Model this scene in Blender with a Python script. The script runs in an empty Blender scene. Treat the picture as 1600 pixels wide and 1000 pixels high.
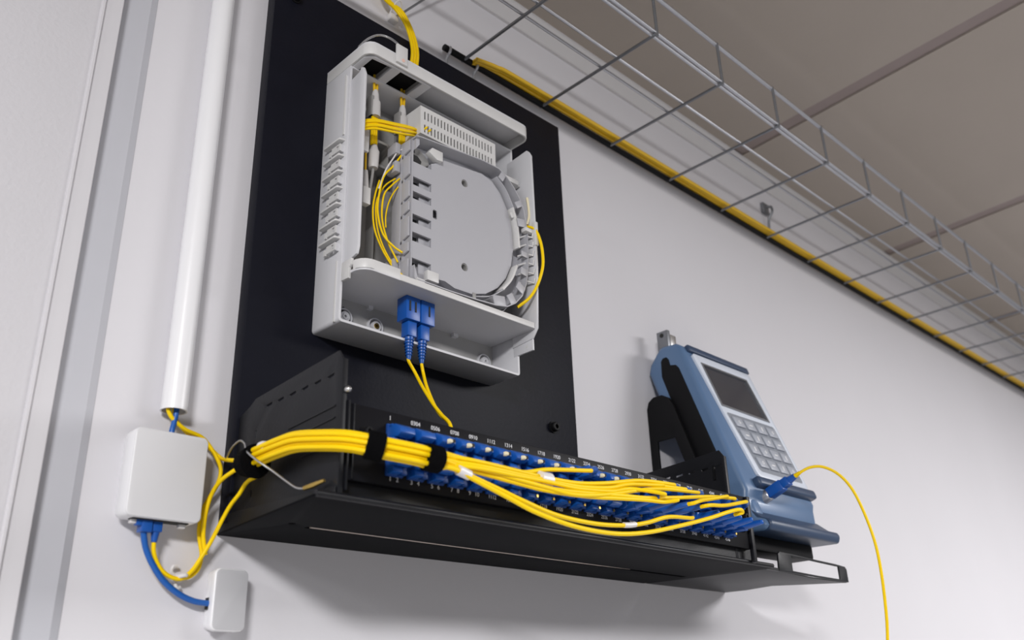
import bpy, bmesh, math, random
from mathutils import Vector, Matrix
from mathutils.geometry import interpolate_bezier

scene = bpy.context.scene
COL = scene.collection
random.seed(7)

# ------------------------------------------------------------------ camera
cam_data = bpy.data.cameras.new('camera')
cam = bpy.data.objects.new('camera', cam_data)
COL.objects.link(cam)
R_ = Vector((0.7150, -0.6984, -0.0306)); U_ = Vector((-0.2575, -0.3037, 0.9173)); F_ = Vector((0.6500, 0.6480, 0.3970))
rot = Matrix((R_, U_, -F_)).transposed()
cam.matrix_world = Matrix.Translation((0, -0.66, 1.5)) @ rot.to_quaternion().to_matrix().to_4x4()
cam_data.sensor_width = 36.0
cam_data.lens = 32.12
cam_data.clip_start = 0.01
cam_data.dof.use_dof = True
cam_data.dof.focus_distance = 0.86
cam_data.dof.aperture_fstop = 7.0
scene.camera = cam

# ------------------------------------------------------------------ world, lights, exposure
world = bpy.data.worlds.new('world'); scene.world = world
world.use_nodes = True
bgn = world.node_tree.nodes['Background']
bgn.inputs[0].default_value = (0.93, 0.95, 1.0, 1)
bgn.inputs[1].default_value = 0.29

def area(name, loc, target, size, power, col=(1, 1, 1)):
    d = bpy.data.lights.new(name, 'AREA'); d.shape = 'RECTANGLE'
    d.size, d.size_y = size; d.energy = power; d.color = col
    o = bpy.data.objects.new(name, d); COL.objects.link(o)
    o.location = loc
    o.rotation_euler = (Vector(target) - Vector(loc)).to_track_quat('-Z', 'Y').to_euler()
    return o
area('ceiling_lamp_left', (-1.25, -1.90, 2.32), (-1.02, -1.66, 0.90), (0.46, 0.46), 110.0, (1.0, 0.985, 0.985))
area('ceiling_lamp_right', (2.30, -1.90, 2.33), (2.30, -1.89, 0.0), (1.1, 1.1), 108.0, (1.0, 0.985, 0.99))
area('left_fill_light', (-2.30, -0.95, 2.32), (-2.0, -0.90, 0.9), (0.5, 0.5), 24.0, (0.97, 0.985, 1.0))  # added fill out of view, brightens the left-facing sides

vs = scene.view_settings
vs.view_transform = 'Standard'; vs.look = 'None'; vs.gamma = 1.0; vs.use_curve_mapping = False
vs.exposure = 0.0

# ------------------------------------------------------------------ materials
MATS = {}
def mat(name, col, rough=0.5, metal=0.0, var=0.06, scale=40.0, bump=0.0, bscale=200.0, coat=0.0, trans=0.0, spec=0.5, var2=None, sheen=0.0):
    m = bpy.data.materials.new(name); m.use_nodes = True
    nt = m.node_tree; n = nt.nodes; b = n['Principled BSDF']
    tc = n.new('ShaderNodeTexCoord')
    nz = n.new('ShaderNodeTexNoise'); nz.inputs['Scale'].default_value = scale; nz.inputs['Detail'].default_value = 5
    nt.links.new(tc.outputs['Object'], nz.inputs['Vector'])
    mx = n.new('ShaderNodeMix'); mx.data_type = 'RGBA'
    c1 = tuple(max(0, c * (1 - var)) for c in col) + (1,)
    c2 = tuple(min(1, c * (1 + var)) for c in (var2 or col)) + (1,)
    mx.inputs[6].default_value = c1; mx.inputs[7].default_value = c2
    nt.links.new(nz.outputs['Fac'], mx.inputs[0])
    nt.links.new(mx.outputs[2], b.inputs['Base Color'])
    b.inputs['Roughness'].default_value = rough
    b.inputs['Metallic'].default_value = metal
    b.inputs['Specular IOR Level'].default_value = spec
    b.inputs['Coat Weight'].default_value = coat
    b.inputs['Transmission Weight'].default_value = trans
    if sheen: b.inputs['Sheen Weight'].default_value = sheen
    if bump:
        nb = n.new('ShaderNodeTexNoise'); nb.inputs['Scale'].default_value = bscale; nb.inputs['Detail'].default_value = 4
        nt.links.new(tc.outputs['Object'], nb.inputs['Vector'])
        bp = n.new('ShaderNodeBump'); bp.inputs['Strength'].default_value = bump; bp.inputs['Distance'].default_value = 0.001
        nt.links.new(nb.outputs['Fac'], bp.inputs['Height'])
        nt.links.new(bp.outputs['Normal'], b.inputs['Normal'])
    MATS[name] = m
    return m
mat('wall_paint', (0.645, 0.635, 0.665), 0.75, bump=0.12, bscale=160, var=0.03, scale=6)
mat('pier_paint', (0.56, 0.55, 0.575), 0.8, bump=0.45, bscale=260, var=0.025, scale=9)
mat('trim_paint', (0.60, 0.59, 0.615), 0.5, var=0.02)
mat('panel_trim', (0.50, 0.505, 0.545), 0.45, var=0.02)
mat('ceiling_board', (0.40, 0.355, 0.315), 0.9, bump=0.15, bscale=120, var=0.05, scale=5)
mat('ceiling_joint', (0.30, 0.25, 0.24), 0.85, var=0.05)
mat('cornice_paint', (0.60, 0.59, 0.60), 0.6, var=0.03)
mat('floor_vinyl', (0.33, 0.32, 0.31), 0.5)
mat('white_plastic', (0.80, 0.80, 0.82), 0.35, var=0.015)
mat('cover_grey', (0.70, 0.70, 0.72), 0.4, var=0.015)
mat('outlet_grey', (0.50, 0.50, 0.52), 0.4, var=0.015)
mat('pvc', (0.78, 0.78, 0.80), 0.3, var=0.015)
mat('board_black', (0.005, 0.0055, 0.0105), 0.5, spec=0.14, bump=0.15, bscale=300, var=0.15)
mat('chassis_black', (0.0065, 0.007, 0.0095), 0.45, spec=0.3, bump=0.12, bscale=400, var=0.2)
mat('pan_shade_black', (0.003, 0.0033, 0.0045), 0.6, spec=0.04, bump=0.12, bscale=400, var=0.2)  # darker copy of the chassis black, underside shade put into the colour
mat('panel_black', (0.0045, 0.0045, 0.0065), 0.45, var=0.2, spec=0.16)
mat('rubber_black', (0.004, 0.004, 0.005), 0.6, var=0.2, spec=0.2)
mat('velcro', (0.003, 0.003, 0.0035), 0.95, bump=0.4, bscale=900, var=0.3, spec=0.04)
mat('abs_grey', (0.60, 0.60, 0.625), 0.42, var=0.02)
mat('abs_light', (0.62, 0.615, 0.61), 0.4, var=0.02)
mat('tray_grey', (0.42, 0.42, 0.45), 0.4, var=0.02)
mat('inner_grey_shade', (0.29, 0.285, 0.28), 0.5, var=0.04)  # grey of inner parts; ribs and port collars carry interior shade in it
mat('back_shade_grey', (0.37, 0.365, 0.36), 0.5, var=0.05)  # back plate grey darkened to carry the shade of the box's depth
mat('sleeve_grey', (0.55, 0.535, 0.53), 0.45, var=0.03)
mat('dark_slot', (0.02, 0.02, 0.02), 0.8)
mat('yellow_cable', (0.90, 0.60, 0.001), 0.42, var=0.02, var2=(0.93, 0.64, 0.002), spec=0.2)
mat('yellow_old', (0.72, 0.44, 0.008), 0.4, var=0.06)
mat('blue_cable', (0.008, 0.10, 0.40), 0.35, var=0.05)
mat('blue_plastic', (0.006, 0.082, 0.37), 0.35, var=0.06)
mat('blue_deep', (0.005, 0.05, 0.24), 0.4, var=0.06)
mat('cream', (0.80, 0.72, 0.50), 0.45, var=0.04)
mat('clear_sleeve', (0.72, 0.70, 0.70), 0.3, var=0.03)
mat('print_white', (0.75, 0.75, 0.76), 0.6)
mat('zinc', (0.50, 0.51, 0.55), 0.38, metal=0.85, var=0.08)
mat('zinc_dark', (0.25, 0.26, 0.28), 0.45, metal=0.8, var=0.1)
mat('steel', (0.60, 0.60, 0.60), 0.3, metal=1.0, var=0.06)
mat('brass', (0.60, 0.42, 0.12), 0.35, metal=1.0)
mat('dusty_metal', (0.42, 0.36, 0.32), 0.6, var=0.35, scale=120)
mat('tester_blue', (0.095, 0.17, 0.305), 0.38, var=0.04, coat=0.1)
mat('tester_navy', (0.030, 0.055, 0.11), 0.4, var=0.05)
mat('tester_silver', (0.64, 0.69, 0.78), 0.35, var=0.03)
mat('keypad_grey', (0.23, 0.25, 0.29), 0.45, var=0.03)
mat('key_grey', (0.36, 0.385, 0.44), 0.42, var=0.03)
mat('screen_glass', (0.035, 0.036, 0.045), 0.12, var=0.1, spec=0.7)
mat('clear_plastic', (0.85, 0.85, 0.87), 0.12, var=0.01, trans=0.75)
mat('pink_dot', (0.75, 0.5, 0.42), 0.6)

# ------------------------------------------------------------------ mesh helpers
def V(p): return Vector(p)
class MB:
    """collects shapes and links them as ONE mesh object"""
    def __init__(self): self.bm = bmesh.new()
    def box(self, x0, x1, y0, y1, z0, z1):
        x0, x1 = min(x0, x1), max(x0, x1); y0, y1 = min(y0, y1), max(y0, y1); z0, z1 = min(z0, z1), max(z0, z1)
        v = [self.bm.verts.new(p) for p in ((x0,y0,z0),(x1,y0,z0),(x1,y1,z0),(x0,y1,z0),(x0,y0,z1),(x1,y0,z1),(x1,y1,z1),(x0,y1,z1))]
        for f in ((0,3,2,1),(4,5,6,7),(0,1,5,4),(1,2,6,5),(2,3,7,6),(3,0,4,7)): self.bm.faces.new([v[i] for i in f])
        return self
    def obox(self, c, ax, ay, az, hx, hy, hz):
        c = V(c); ax, ay, az = V(ax).normalized(), V(ay).normalized(), V(az).normalized()
        v = [self.bm.verts.new(c + ax*sx*hx + ay*sy*hy + az*sz*hz) for sx, sy, sz in ((-1,-1,-1),(1,-1,-1),(1,1,-1),(-1,1,-1),(-1,-1,1),(1,-1,1),(1,1,1),(-1,1,1))]
        for f in ((0,3,2,1),(4,5,6,7),(0,1,5,4),(1,2,6,5),(2,3,7,6),(3,0,4,7)): self.bm.faces.new([v[i] for i in f])
        return self
    def plate(self, outer, holes, axis, a, b, org=None, frame=None):
        """flat plate with holes, thick from a to b along axis"""
        def to3(p, w):
            if axis == 'x': return V((w, p[0], p[1]))
            if axis == 'y': return V((p[0], w, p[1]))
            if axis == 'z': return V((p[0], p[1], w))
            return org + frame[0]*p[0] + frame[1]*p[1] + frame[2]*w
        bm = bmesh.new()
        edges = []
        for loop in [outer] + list(holes):
            vs_ = [bm.verts.new(to3(p, a)) for p in loop]
            edges += [bm.edges.new((vs_[i], vs_[(i+1) % len(vs_)])) for i in range(len(vs_))]
        d = to3((0, 0), b) - to3((0, 0), a)
        if holes:
            bmesh.ops.triangle_fill(bm, use_beauty=True, use_dissolve=False, edges=edges)
        else:
            bm.faces.new(vs_)
        r = bmesh.ops.extrude_face_region(bm, geom=list(bm.faces))
        bmesh.ops.translate(bm, verts=[g for g in r['geom'] if isinstance(g, bmesh.types.BMVert)], vec=d)
        bmesh.ops.recalc_face_normals(bm, faces=bm.faces)
        self._merge(bm)
        return self
    def _merge(self, bm):
        me = bpy.data.meshes.new('tmp'); bm.to_mesh(me); bm.free()
        self.bm.from_mesh(me); bpy.data.meshes.remove(me)
    def tube(self, pts, r, n=10, cap=True, radii=None, closed=False):
        pts = [V(p) for p in pts]; N = len(pts)
        rings = []; up = None
        for i, p in enumerate(pts):
            if closed: t = pts[(i+1) % N] - pts[i-1]
            else: t = pts[min(i+1, N-1)] - pts[max(i-1, 0)]
            if t.length < 1e-9: t = V((0, 0, 1))
            t.normalize()
            if up is None: up = V((0, 0, 1)) if abs(t.z) < 0.9 else V((1, 0, 0))
            s = t.cross(up)
            if s.length < 1e-6: s = t.cross(V((1, 0, 0)))
            s.normalize(); up = s.cross(t).normalized()
            rr = radii[i] if radii else r
            rings.append([self.bm.verts.new(p + (s*math.cos(2*math.pi*k/n) + up*math.sin(2*math.pi*k/n))*rr) for k in range(n)])
        M = N if closed else N-1
        for i in range(M):
            A, B = rings[i], rings[(i+1) % N]
            for k in range(n): self.bm.faces.new((A[k], A[(k+1) % n], B[(k+1) % n], B[k]))
        if cap and not closed:
            self.bm.faces.new(rings[0][::-1]); self.bm.faces.new(rings[-1])
        return self
    def cyl(self, p0, p1, r0, r1=None, n=16):
        return self.tube([p0, p1], r0, n, radii=[r0, r0 if r1 is None else r1])
    def sweep(self, prof, p0, axis):
        """lathe: prof = [(distance along axis, radius)]"""
        ax = V(axis).normalized()
        return self.tube([V(p0) + ax*d for d, _ in prof], 0, 20, radii=[max(r, 1e-5) for _, r in prof])
    def build(self, name, m, parent=None, bevel=0.0, seg=2, smooth=True, ang=38, at=None):
        bm = self.bm
        if bevel:
            bmesh.ops.remove_doubles(bm, verts=bm.verts, dist=1e-7)
            bm.normal_update()
            es = [e for e in bm.edges if len(e.link_faces) == 2 and e.calc_face_angle(0) > math.radians(40)]
            bmesh.ops.bevel(bm, geom=es, offset=bevel, segments=seg, profile=0.5, affect='EDGES', clamp_overlap=True)
        bmesh.ops.recalc_face_normals(bm, faces=bm.faces)
        me = bpy.data.meshes.new(name)
        xs = [v.co for v in bm.verts]
        o_w = V(at) if at else V(((min(c.x for c in xs)+max(c.x for c in xs))/2, (min(c.y for c in xs)+max(c.y for c in xs))/2, min(c.z for c in xs)))
        bmesh.ops.translate(bm, verts=bm.verts, vec=-o_w)
        bm.to_mesh(me); bm.free()
        if smooth:
            for p in me.polygons: p.use_smooth = True
            me.set_sharp_from_angle(angle=math.radians(ang))
        me.materials.append(MATS[m] if isinstance(m, str) else m)
        o = bpy.data.objects.new(name, me); COL.objects.link(o)
        place(o, parent, o_w)
        return o
ORG = {}
def place(o, parent, w):
    ORG[o.name] = V(w)
    if parent is not None:
        o.parent = parent; o.location = V(w) - ORG[parent.name]
    else: o.location = w
def tag(o, label, cat=None, group=None, kind=None):
    o['label'] = label
    if cat: o['category'] = cat
    if group: o['group'] = group
    if kind: o['kind'] = kind
    return o
def thing(name, label, cat, loc, group=None):
    o = bpy.data.objects.new(name, None); COL.objects.link(o)
    o.empty_display_size = 0.02
    place(o, None, loc)
    return tag(o, label, cat, group)
def struct(o, label=None):
    o['kind'] = 'structure'
    if label: o['label'] = label
    return o
def copy_part(src, parent, world_loc, rotz=None):
    c = src.copy(); COL.objects.link(c)
    place(c, parent, world_loc)
    if rotz is not None: c.rotation_euler = rotz
    return c
def smooth_path(pts, k=8):
    """Catmull-Rom through points"""
    P = [V(p) for p in pts]
    if len(P) < 3: return P
    out = []
    ext = [P[0]*2 - P[1]] + P + [P[-1]*2 - P[-2]]
    for i in range(1, len(ext)-2):
        p0, p1, p2, p3 = ext[i-1:i+3]
        for j in range(k):
            t = j/k
            out.append(0.5*((2*p1) + (p2-p0)*t + (2*p0-5*p1+4*p2-p3)*t*t + (3*p1-p0-3*p2+p3)*t**3))
    out.append(P[-1])
    return out
def rrect(x0, x1, z0, z1, r, n=4, corners=(1, 1, 1, 1)):
    """rounded rectangle, corners in order (x1z0, x1z1, x0z1, x0z0)"""
    out = []
    for (cx, cz, a0, c, px, pz) in ((x1-r, z0+r, -90, corners[0], x1, z0), (x1-r, z1-r, 0, corners[1], x1, z1), (x0+r, z1-r, 90, corners[2], x0, z1), (x0+r, z0+r, 180, corners[3], x0, z0)):
        if not c: out.append((px, pz)); continue
        for i in range(n+1):
            a = math.radians(a0 + 90*i/n); out.append((cx + r*math.cos(a), cz + r*math.sin(a)))
    return out
def inset(poly, d):
    n = len(poly); out = []
    area2 = sum(poly[i][0]*poly[(i+1) % n][1] - poly[(i+1) % n][0]*poly[i][1] for i in range(n))
    s = 1 if area2 > 0 else -1
    for i in range(n):
        a, b, c = V((*poly[i-1], 0)), V((*poly[i], 0)), V((*poly[(i+1) % n], 0))
        e1 = (b-a).normalized(); e2 = (c-b).normalized()
        n1 = V((-e1.y, e1.x, 0))*s; n2 = V((-e2.y, e2.x, 0))*s
        m = (n1+n2); m = m/max(0.3, 1+n1.dot(n2))
        out.append((b.x + m.x*d, b.y + m.y*d))
    return out
def circ(x, z, r, n=14): return [(x + r*math.cos(2*math.pi*i/n), z + r*math.sin(2*math.pi*i/n)) for i in range(n)]

# ================================================================== THE SETTING
struct(MB().box(-3.0, 4.5, 0.0, 0.08, 0.0, 2.36).build('wall_back', 'wall_paint', smooth=False), 'smooth off-white painted wall')
struct(MB().box(-3.0, 4.5, -3.2, 0.08, -0.06, 0.0).build('floor', 'floor_vinyl', smooth=False), 'grey floor below')
# raised pier at the far left with its bead, edge strip and the flat panel strip beside it
struct(MB().box(-3.0, 0.1805, -0.014, 0.0, 0.0, 2.36).build('wall_left', 'pier_paint', smooth=False), 'raised textured wall section at the far left')
struct(MB().plate([(0.1805, 0.0), (0.1805, -0.0150), (0.1815, -0.0165), (0.1832, -0.0165), (0.1842, -0.0150), (0.1842, 0.0)], [], 'z', 0.0, 2.36).build('trim_1', 'trim_paint'), 'thin raised bead running down the wall section')
struct(MB().plate([(0.1842, 0.0), (0.1842, -0.0142), (0.1975, -0.0142), (0.1985, -0.0130), (0.1985, 0.0)], [], 'z', 0.0, 2.36).build('trim_2', 'trim_paint'), 'smooth painted edge strip beside the bead')
struct(MB().plate([(0.2015, 0.0), (0.2015, -0.0040), (0.2235, -0.0040), (0.2300, -0.0005), (0.2300, 0.0)], [], 'z', 0.0, 2.36).build('trim_3', 'panel_trim', smooth=False), 'flat bluish grey strip with bevelled right edge')
# ceiling with boards and recessed joint strips, cornice
ceil = struct(MB().box(-3.0, 4.5, -3.2, 0.08, 2.3635, 2.43).build('ceiling', 'ceiling_joint', smooth=False), 'brownish grey ceiling of large boards')
xs = [-3.0, -1.04, -0.48, 0.08, 0.64, 1.204, 1.762, 2.32, 2.88, 3.44, 4.5]
for i in range(len(xs)-1):
    a, b = xs[i] + 0.014, xs[i+1] - 0.014
    k = 0.072
    MB().plate([(a, 0.0), (b, 0.0), (b - k*3.2, -3.2), (a - k*3.2, -3.2)], [], 'z', 2.3600, 2.3640).build('ceiling_board', 'ceiling_board', ceil, smooth=False)
struct(MB().plate([(0.0, 2.3275), (0.0, 2.3600), (-0.013, 2.3600), (-0.013, 2.3560), (-0.004, 2.3300), (-0.004, 2.3275)], [], 'x', -3.0, 4.5).build('trim_4', 'cornice_paint', smooth=False), 'narrow grey cornice strip under the ceiling')

# ================================================================== CONDUIT AND WALL BOXES
t = thing('conduit_pipe', 'long white plastic conduit pipe running up the wall', 'pipe', (0.2850, -0.0105, 1.7205))
b = MB(); N = 28
for (r0, z0, z1) in ((0.0098, 1.7205, 2.36),):
    b.plate([(0.2850 + r0*math.cos(2*math.pi*i/N), -0.0103 + r0*math.sin(2*math.pi*i/N)) for i in range(N)],
            [[(0.2850 + (r0-0.0009)*math.cos(2*math.pi*i/N), -0.0103 + (r0-0.0009)*math.sin(2*math.pi*i/N)) for i in range(N)]], 'z', z0, z1)
b.build('tube', 'pvc', t)
MB().plate([(0.2850 + 0.0100*math.cos(2*math.pi*i/N), -0.0103 + 0.0100*math.sin(2*math.pi*i/N)) for i in range(N)],
           [[(0.2850 + 0.0088*math.cos(2*math.pi*i/N), -0.0103 + 0.0088*math.sin(2*math.pi*i/N)) for i in range(N)]], 'z', 1.7195, 1.7215).build('cut_end', 'pvc', t)

t = thing('junction_box', 'square white junction box under the conduit pipe', 'junction box', (0.281, 0.0, 1.635))
MB().plate(rrect(0.2553, 0.3075, 1.6375, 1.6965, 0.004), [], 'y', -0.012, 0.0).build('base', 'white_plastic', t, bevel=0.0008)
MB().plate(rrect(0.2528, 0.3085, 1.6350, 1.6988, 0.0045, 5), [rrect(0.2543, 0.3070, 1.6362, 1.6973, 0.0035, 5)], 'y', -0.0235, -0.0085).build('cover_rim', 'white_plastic', t, bevel=0.0003)
MB().plate(rrect(0.2528, 0.3085, 1.6350, 1.6988, 0.0045, 5), [], 'y', -0.0255, -0.0232).build('cover', 'cover_grey', t, bevel=0.0011, seg=3)
MB().plate(rrect(0.2600, 0.3020, -0.0215, -0.0125, 0.002), [], 'z', 1.6344, 1.6366).build('port_recess', 'dark_slot', t)
for px in (0.2632, 0.2985):
    MB().box(px-0.0025, px+0.0025, -0.0175, -0.0130, 1.6318, 1.6352).build('locking_tab', 'clear_sleeve', t, bevel=0.0005)
for j, px in enumerate((0.2668, 0.2722, 0.2808)):
    if j == 0: MB().box(px-0.0022, px+0.0022, -0.0185, -0.0135, 1.6305, 1.6360).build('port_plug', 'blue_plastic', t, bevel=0.0005)

t = thing('cable_outlet', 'small rounded grey cable outlet plate low on wall', 'outlet cover', (0.343, 0.0, 1.5625))
MB().plate(rrect(0.3305, 0.3560, 1.5640, 1.6065, 0.004), [], 'y', -0.009, 0.0).build('base', 'white_plastic', t, bevel=0.0006)
MB().plate(rrect(0.3287, 0.3560, 1.5625, 1.6068, 0.0046, 6), [], 'y', -0.0160, -0.0085).build('cover_rim', 'white_plastic', t, bevel=0.0014, seg=3)
MB().plate(rrect(0.3296, 0.3552, 1.5634, 1.6059, 0.0040, 6), [], 'y', -0.0166, -0.0158).build('cover', 'outlet_grey', t, bevel=0.0004)
MB().box(0.3288, 0.3310, -0.0125, -0.0040, 1.5780, 1.5862).build('cable_notch', 'dark_slot', t)

# ================================================================== BACKBOARD
t = thing('backboard', 'tall black metal backboard mounted on the wall', 'backboard', (0.538, 0.0, 1.640))
MB().box(0.3345, 0.7440, -0.0145, 0.0, 1.640, 2.1930).build('panel', 'board_black', t, bevel=0.0012)
def hexbolt(x, z, y, r, par, m='rubber_black', name='bolt'):
    b = MB().sweep([(0, r*1.25), (0.0012, r*1.25), (0.0014, r), (0.0052, r), (0.0060, r*0.85), (0.0060, r*0.45), (0.0035, r*0.42), (0.0035, 0)], (x, y, z), (0, -1, 0))
    return b.build(name, m, par)
hexbolt(0.7050, 1.7848, -0.0145, 0.0052, t)
hexbolt(0.3560, 2.1650, -0.0145, 0.0052, t)

# ================================================================== FIBRE TERMINATION BOX
BX0, BX1, BZ0, BZ1 = 0.398, 0.6155, 1.8115, 2.0900
t = fb = thing('fibre_box', 'open grey plastic fibre termination box on the black backboard', 'fibre box', (0.507, -0.0145, 1.8115))
outer = rrect(BX0, BX1, BZ0, 2.0798, 0.0035, 4, (1, 0, 0, 1)); inner = rrect(BX0+0.0026, BX1-0.0026, BZ0+0.0026, 2.0780, 0.0018, 4)
MB().plate(outer, [inner], 'y', -0.0555, -0.0146).build('shell', 'abs_grey', t, bevel=0.0005)
MB().plate(inner, [], 'y', -0.0185, -0.0150).build('back_plate', 'back_shade_grey', t)
# raised ledge panel in the lower compartment + screw bosses
for (x, z, m) in ((0.4270, 1.8345, 'abs_grey'), (0.4617, 1.8345, 'brass'), (0.5990, 1.8330, 'abs_grey')):
    bo = MB().plate(circ(x, z, 0.0085, 22), [circ(x, z, 0.0072, 22)], 'y', -0.0215, -0.0184).plate(circ(x, z, 0.0050, 18), [circ(x, z, 0.0026, 18)], 'y', -0.0225, -0.0184).build('screw_boss', 'abs_grey', t)
    MB().plate(circ(x, z, 0.0028, 14), [circ(x, z, 0.0013, 14)], 'y', -0.0232, -0.0186).build('insert', m, bo)
MB().plate([(0.4235, 1.8425), (0.4270, 1.8455), (0.4300, 1.8425), (0.4288, 1.8390), (0.4250, 1.8390)], [], 'y', -0.0190, -0.0184).build('key_slot', 'dark_slot', t)
# forward side flanges
MB().plate([(-0.050, 1.8630), (-0.0745, 1.8690), (-0.0765, 1.8760), (-0.0765, 2.0600), (-0.0735, 2.0680), (-0.070, 2.0700), (-0.0675, 2.0660), (-0.050, 2.0630)], [], 'x', 0.4002, 0.4030).build('side_flange', 'abs_grey', t, bevel=0.0006)
MB().plate([(-0.050, 1.8420), (-0.0775, 1.8440), (-0.0850, 1.8540), (-0.0885, 1.9200), (-0.0870, 2.0560), (-0.0840, 2.0620), (-0.0810, 2.0650), (-0.050, 2.0620)], [], 'x', 0.6115, 0.6143).build('side_flange', 'abs_grey', t, bevel=0.0006)
MB().box(0.6125, 0.6148, -0.0775, -0.050, 1.8325, 1.8445).build('side_lug', 'abs_grey', t, bevel=0.0005)
MB().cyl((0.6122, -0.069, 1.8385), (0.6152, -0.069, 1.8385), 0.0016).build('lug_screw', 'abs_light', t)
# small bracket steps at the lower end of the left flange
MB().plate([(-0.053, 1.8490), (-0.0665, 1.8480), (-0.0670, 1.8580), (-0.0700, 1.8600), (-0.0700, 1.8660), (-0.053, 1.8660)], [], 'x', 0.3985, 0.4012).build('flange_foot', 'abs_light', t, bevel=0.0003)
# lower shelf
sh = MB().plate([(0.4005, -0.0180), (0.4005, -0.0690)] + [(0.4135 - 0.013*math.cos(math.radians(a)), -0.0700 - 0.013*math.sin(math.radians(a))) for a in (15, 35, 55, 75, 90)] + [(0.6085, -0.0832), (0.6110, -0.0825), (0.6120, -0.0800), (0.6120, -0.0180)], [], 'z', 1.8530, 1.8556)
sh = sh.build('lower_shelf', 'abs_grey', t, bevel=0.0003)
fr = [(0.4135 - 0.013*math.cos(math.radians(a)), -0.0700 - 0.013*math.sin(math.radians(a))) for a in (0, 15, 35, 55, 75, 90)] + [(0.4420, -0.0831)]
MB().plate(fr + [(x_ + (0.0016 if x_ < 0.4135 else 0), y_ + 0.0018) for x_, y_ in fr[::-1]], [], 'z', 1.8540, 1.8640).build('front_lip', 'abs_light', sh, bevel=0.0004)
MB().box(0.4420, 0.6100, -0.0834, -0.0816, 1.8532, 1.8592).build('front_lip', 'abs_light', sh, bevel=0.0004)
MB().box(0.4610, 0.4700, -0.0826, -0.0800, 1.8590, 1.8625).build('lip_step', 'abs_light', sh, bevel=0.0003)
for (x0, x1) in ((0.4520, 0.4570), (0.5080, 0.5130), (0.5560, 0.5620)):
    MB().box(x0, x1, -0.0230, -0.0186, 1.8495, 1.8532).build('shelf_rib', 'abs_grey', sh)
# top cap with two cable ports
cap_o = [(0.3980, -0.0146), (0.3980, -0.0740)] + [(0.4085 - 0.0105*math.cos(math.radians(a)), -0.0740 - 0.0105*math.sin(math.radians(a))) for a in (20, 45, 70, 90)] + [(0.6050 + 0.0105*math.sin(math.radians(a)), -0.0740 - 0.0105*math.cos(math.radians(a))) for a in (0, 20, 45, 70, 90)] + [(0.6155, -0.0146)]
cap = MB().plate(cap_o, [inset(cap_o, 0.0024)], 'z', 2.0800, 2.0925).build('cap_skirt', 'abs_light', t, bevel=0.0006)
MB().plate(cap_o, [], 'z', 2.0920, 2.0942).build('cap_top', 'abs_grey', t, bevel=0.0004)
pf = MB().plate([(0.4004, -0.0180), (0.4004, -0.0740), (0.4085, -0.0815), (0.4770, -0.0815), (0.4770, -0.0180)],
    [[(0.4080, -0.0765), (0.4300, -0.0785), (0.4310, -0.0420), (0.4080, -0.0420)], [(0.4400, -0.0790), (0.4670, -0.0790), (0.4670, -0.0430), (0.4400, -0.0430)]], 'z', 2.0795, 2.0835)
pf.build('port_frame', 'abs_grey', t, bevel=0.0005)
for (x0, x1) in ((0.4060, 0.4325), (0.4385, 0.4690)):
    MB().plate(rrect(x0, x1, -0.0800, -0.0400, 0.003), [rrect(x0+0.0018, x1-0.0018, -0.0782, -0.0418, 0.002)], 'z', 2.0830, 2.0918).build('port_collar', 'inner_grey_shade', t)
    MB().box(x0+0.0012, x1-0.0012, -0.0785, -0.0415, 2.0880, 2.0900).build('port_shade_plate', 'rubber_black', t)  # dark plate standing in for the shade up inside the port
lt = MB().box(0.4292, 0.4425, -0.0872, -0.0845, 2.0830, 2.1045).build('latch_tab', 'abs_light', t, bevel=0.0006)
MB().plate(circ(0.4370, 2.0872, 0.0019, 14), [], 'y', -0.0876, -0.0870).build('mark_dot', 'pink_dot', lt)
# clear strip standing behind the cap
MB().tube(smooth_path([(0.4180, -0.0300, 2.0930), (0.4230, -0.0300, 2.1300), (0.4459, -0.0300, 2.1600), (0.4712, -0.0300, 2.1640), (0.4860, -0.0300, 2.1450), (0.4900, -0.0300, 2.0930)]), 0.0012, 8).build('clear_bail', 'clear_plastic', t)
# row of cable clips on the outside of the left wall
for k in range(7):
    z = 1.9955 - k*0.0172
    c = MB().plate([(0.3982, -0.0525), (0.3930, -0.0515), (0.3922, -0.0500), (0.3922, -0.0260), (0.3935, -0.0245), (0.3982, -0.0245)], [], 'z', z-0.0010, z+0.0010).build('cable_clip', 'abs_light', t, bevel=0.0003)
    MB().plate([(-0.0515, z-0.0130), (-0.0380, z-0.0130), (-0.0380, z-0.0055), (-0.0515, z-0.0055)], [[(-0.0490, z-0.0115), (-0.0455, z-0.0115), (-0.0455, z-0.0070), (-0.0490, z-0.0070)]], 'x', 0.3932, 0.3948).build('clip_plate', 'abs_light', c)
    MB().box(0.3946, 0.3984, -0.0512, -0.0500, z-0.0130, z-0.0055).build('clip_web', 'abs_grey', c)
    MB().box(0.3940, 0.3984, -0.0350, -0.0325, z-0.0125, z-0.0070).build('clip_web', 'abs_light', c)
MB().box(0.3968, 0.3984, -0.0500, -0.0485, 1.8120, 1.8700).build('wall_rib', 'abs_light', t)
MB().box(0.3966, 0.3984, -0.0510, -0.0490, 2.0020, 2.0700).build('wall_rib', 'abs_light', t)
# comb of cable hooks by the right flange
for k in range(6):
    z = 1.9560 - k*0.0105
    MB().tube([(0.6010, -0.0720, z), (0.6060, -0.0800, z+0.0015), (0.6105, -0.0850, z-0.0010), (0.6105, -0.0860, z+0.0040)], 0.0011, 8).build('cable_hook', 'abs_light', t)
MB().box(0.6105, 0.6150, -0.0900, -0.0850, 1.9450, 1.9730).build('hook_guard', 'abs_light', t, bevel=0.0008)
MB().box(0.5995, 0.6112, -0.0870, -0.0800, 1.9590, 1.9635).build('hook_shelf', 'abs_light', t, bevel=0.0005)
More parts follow.
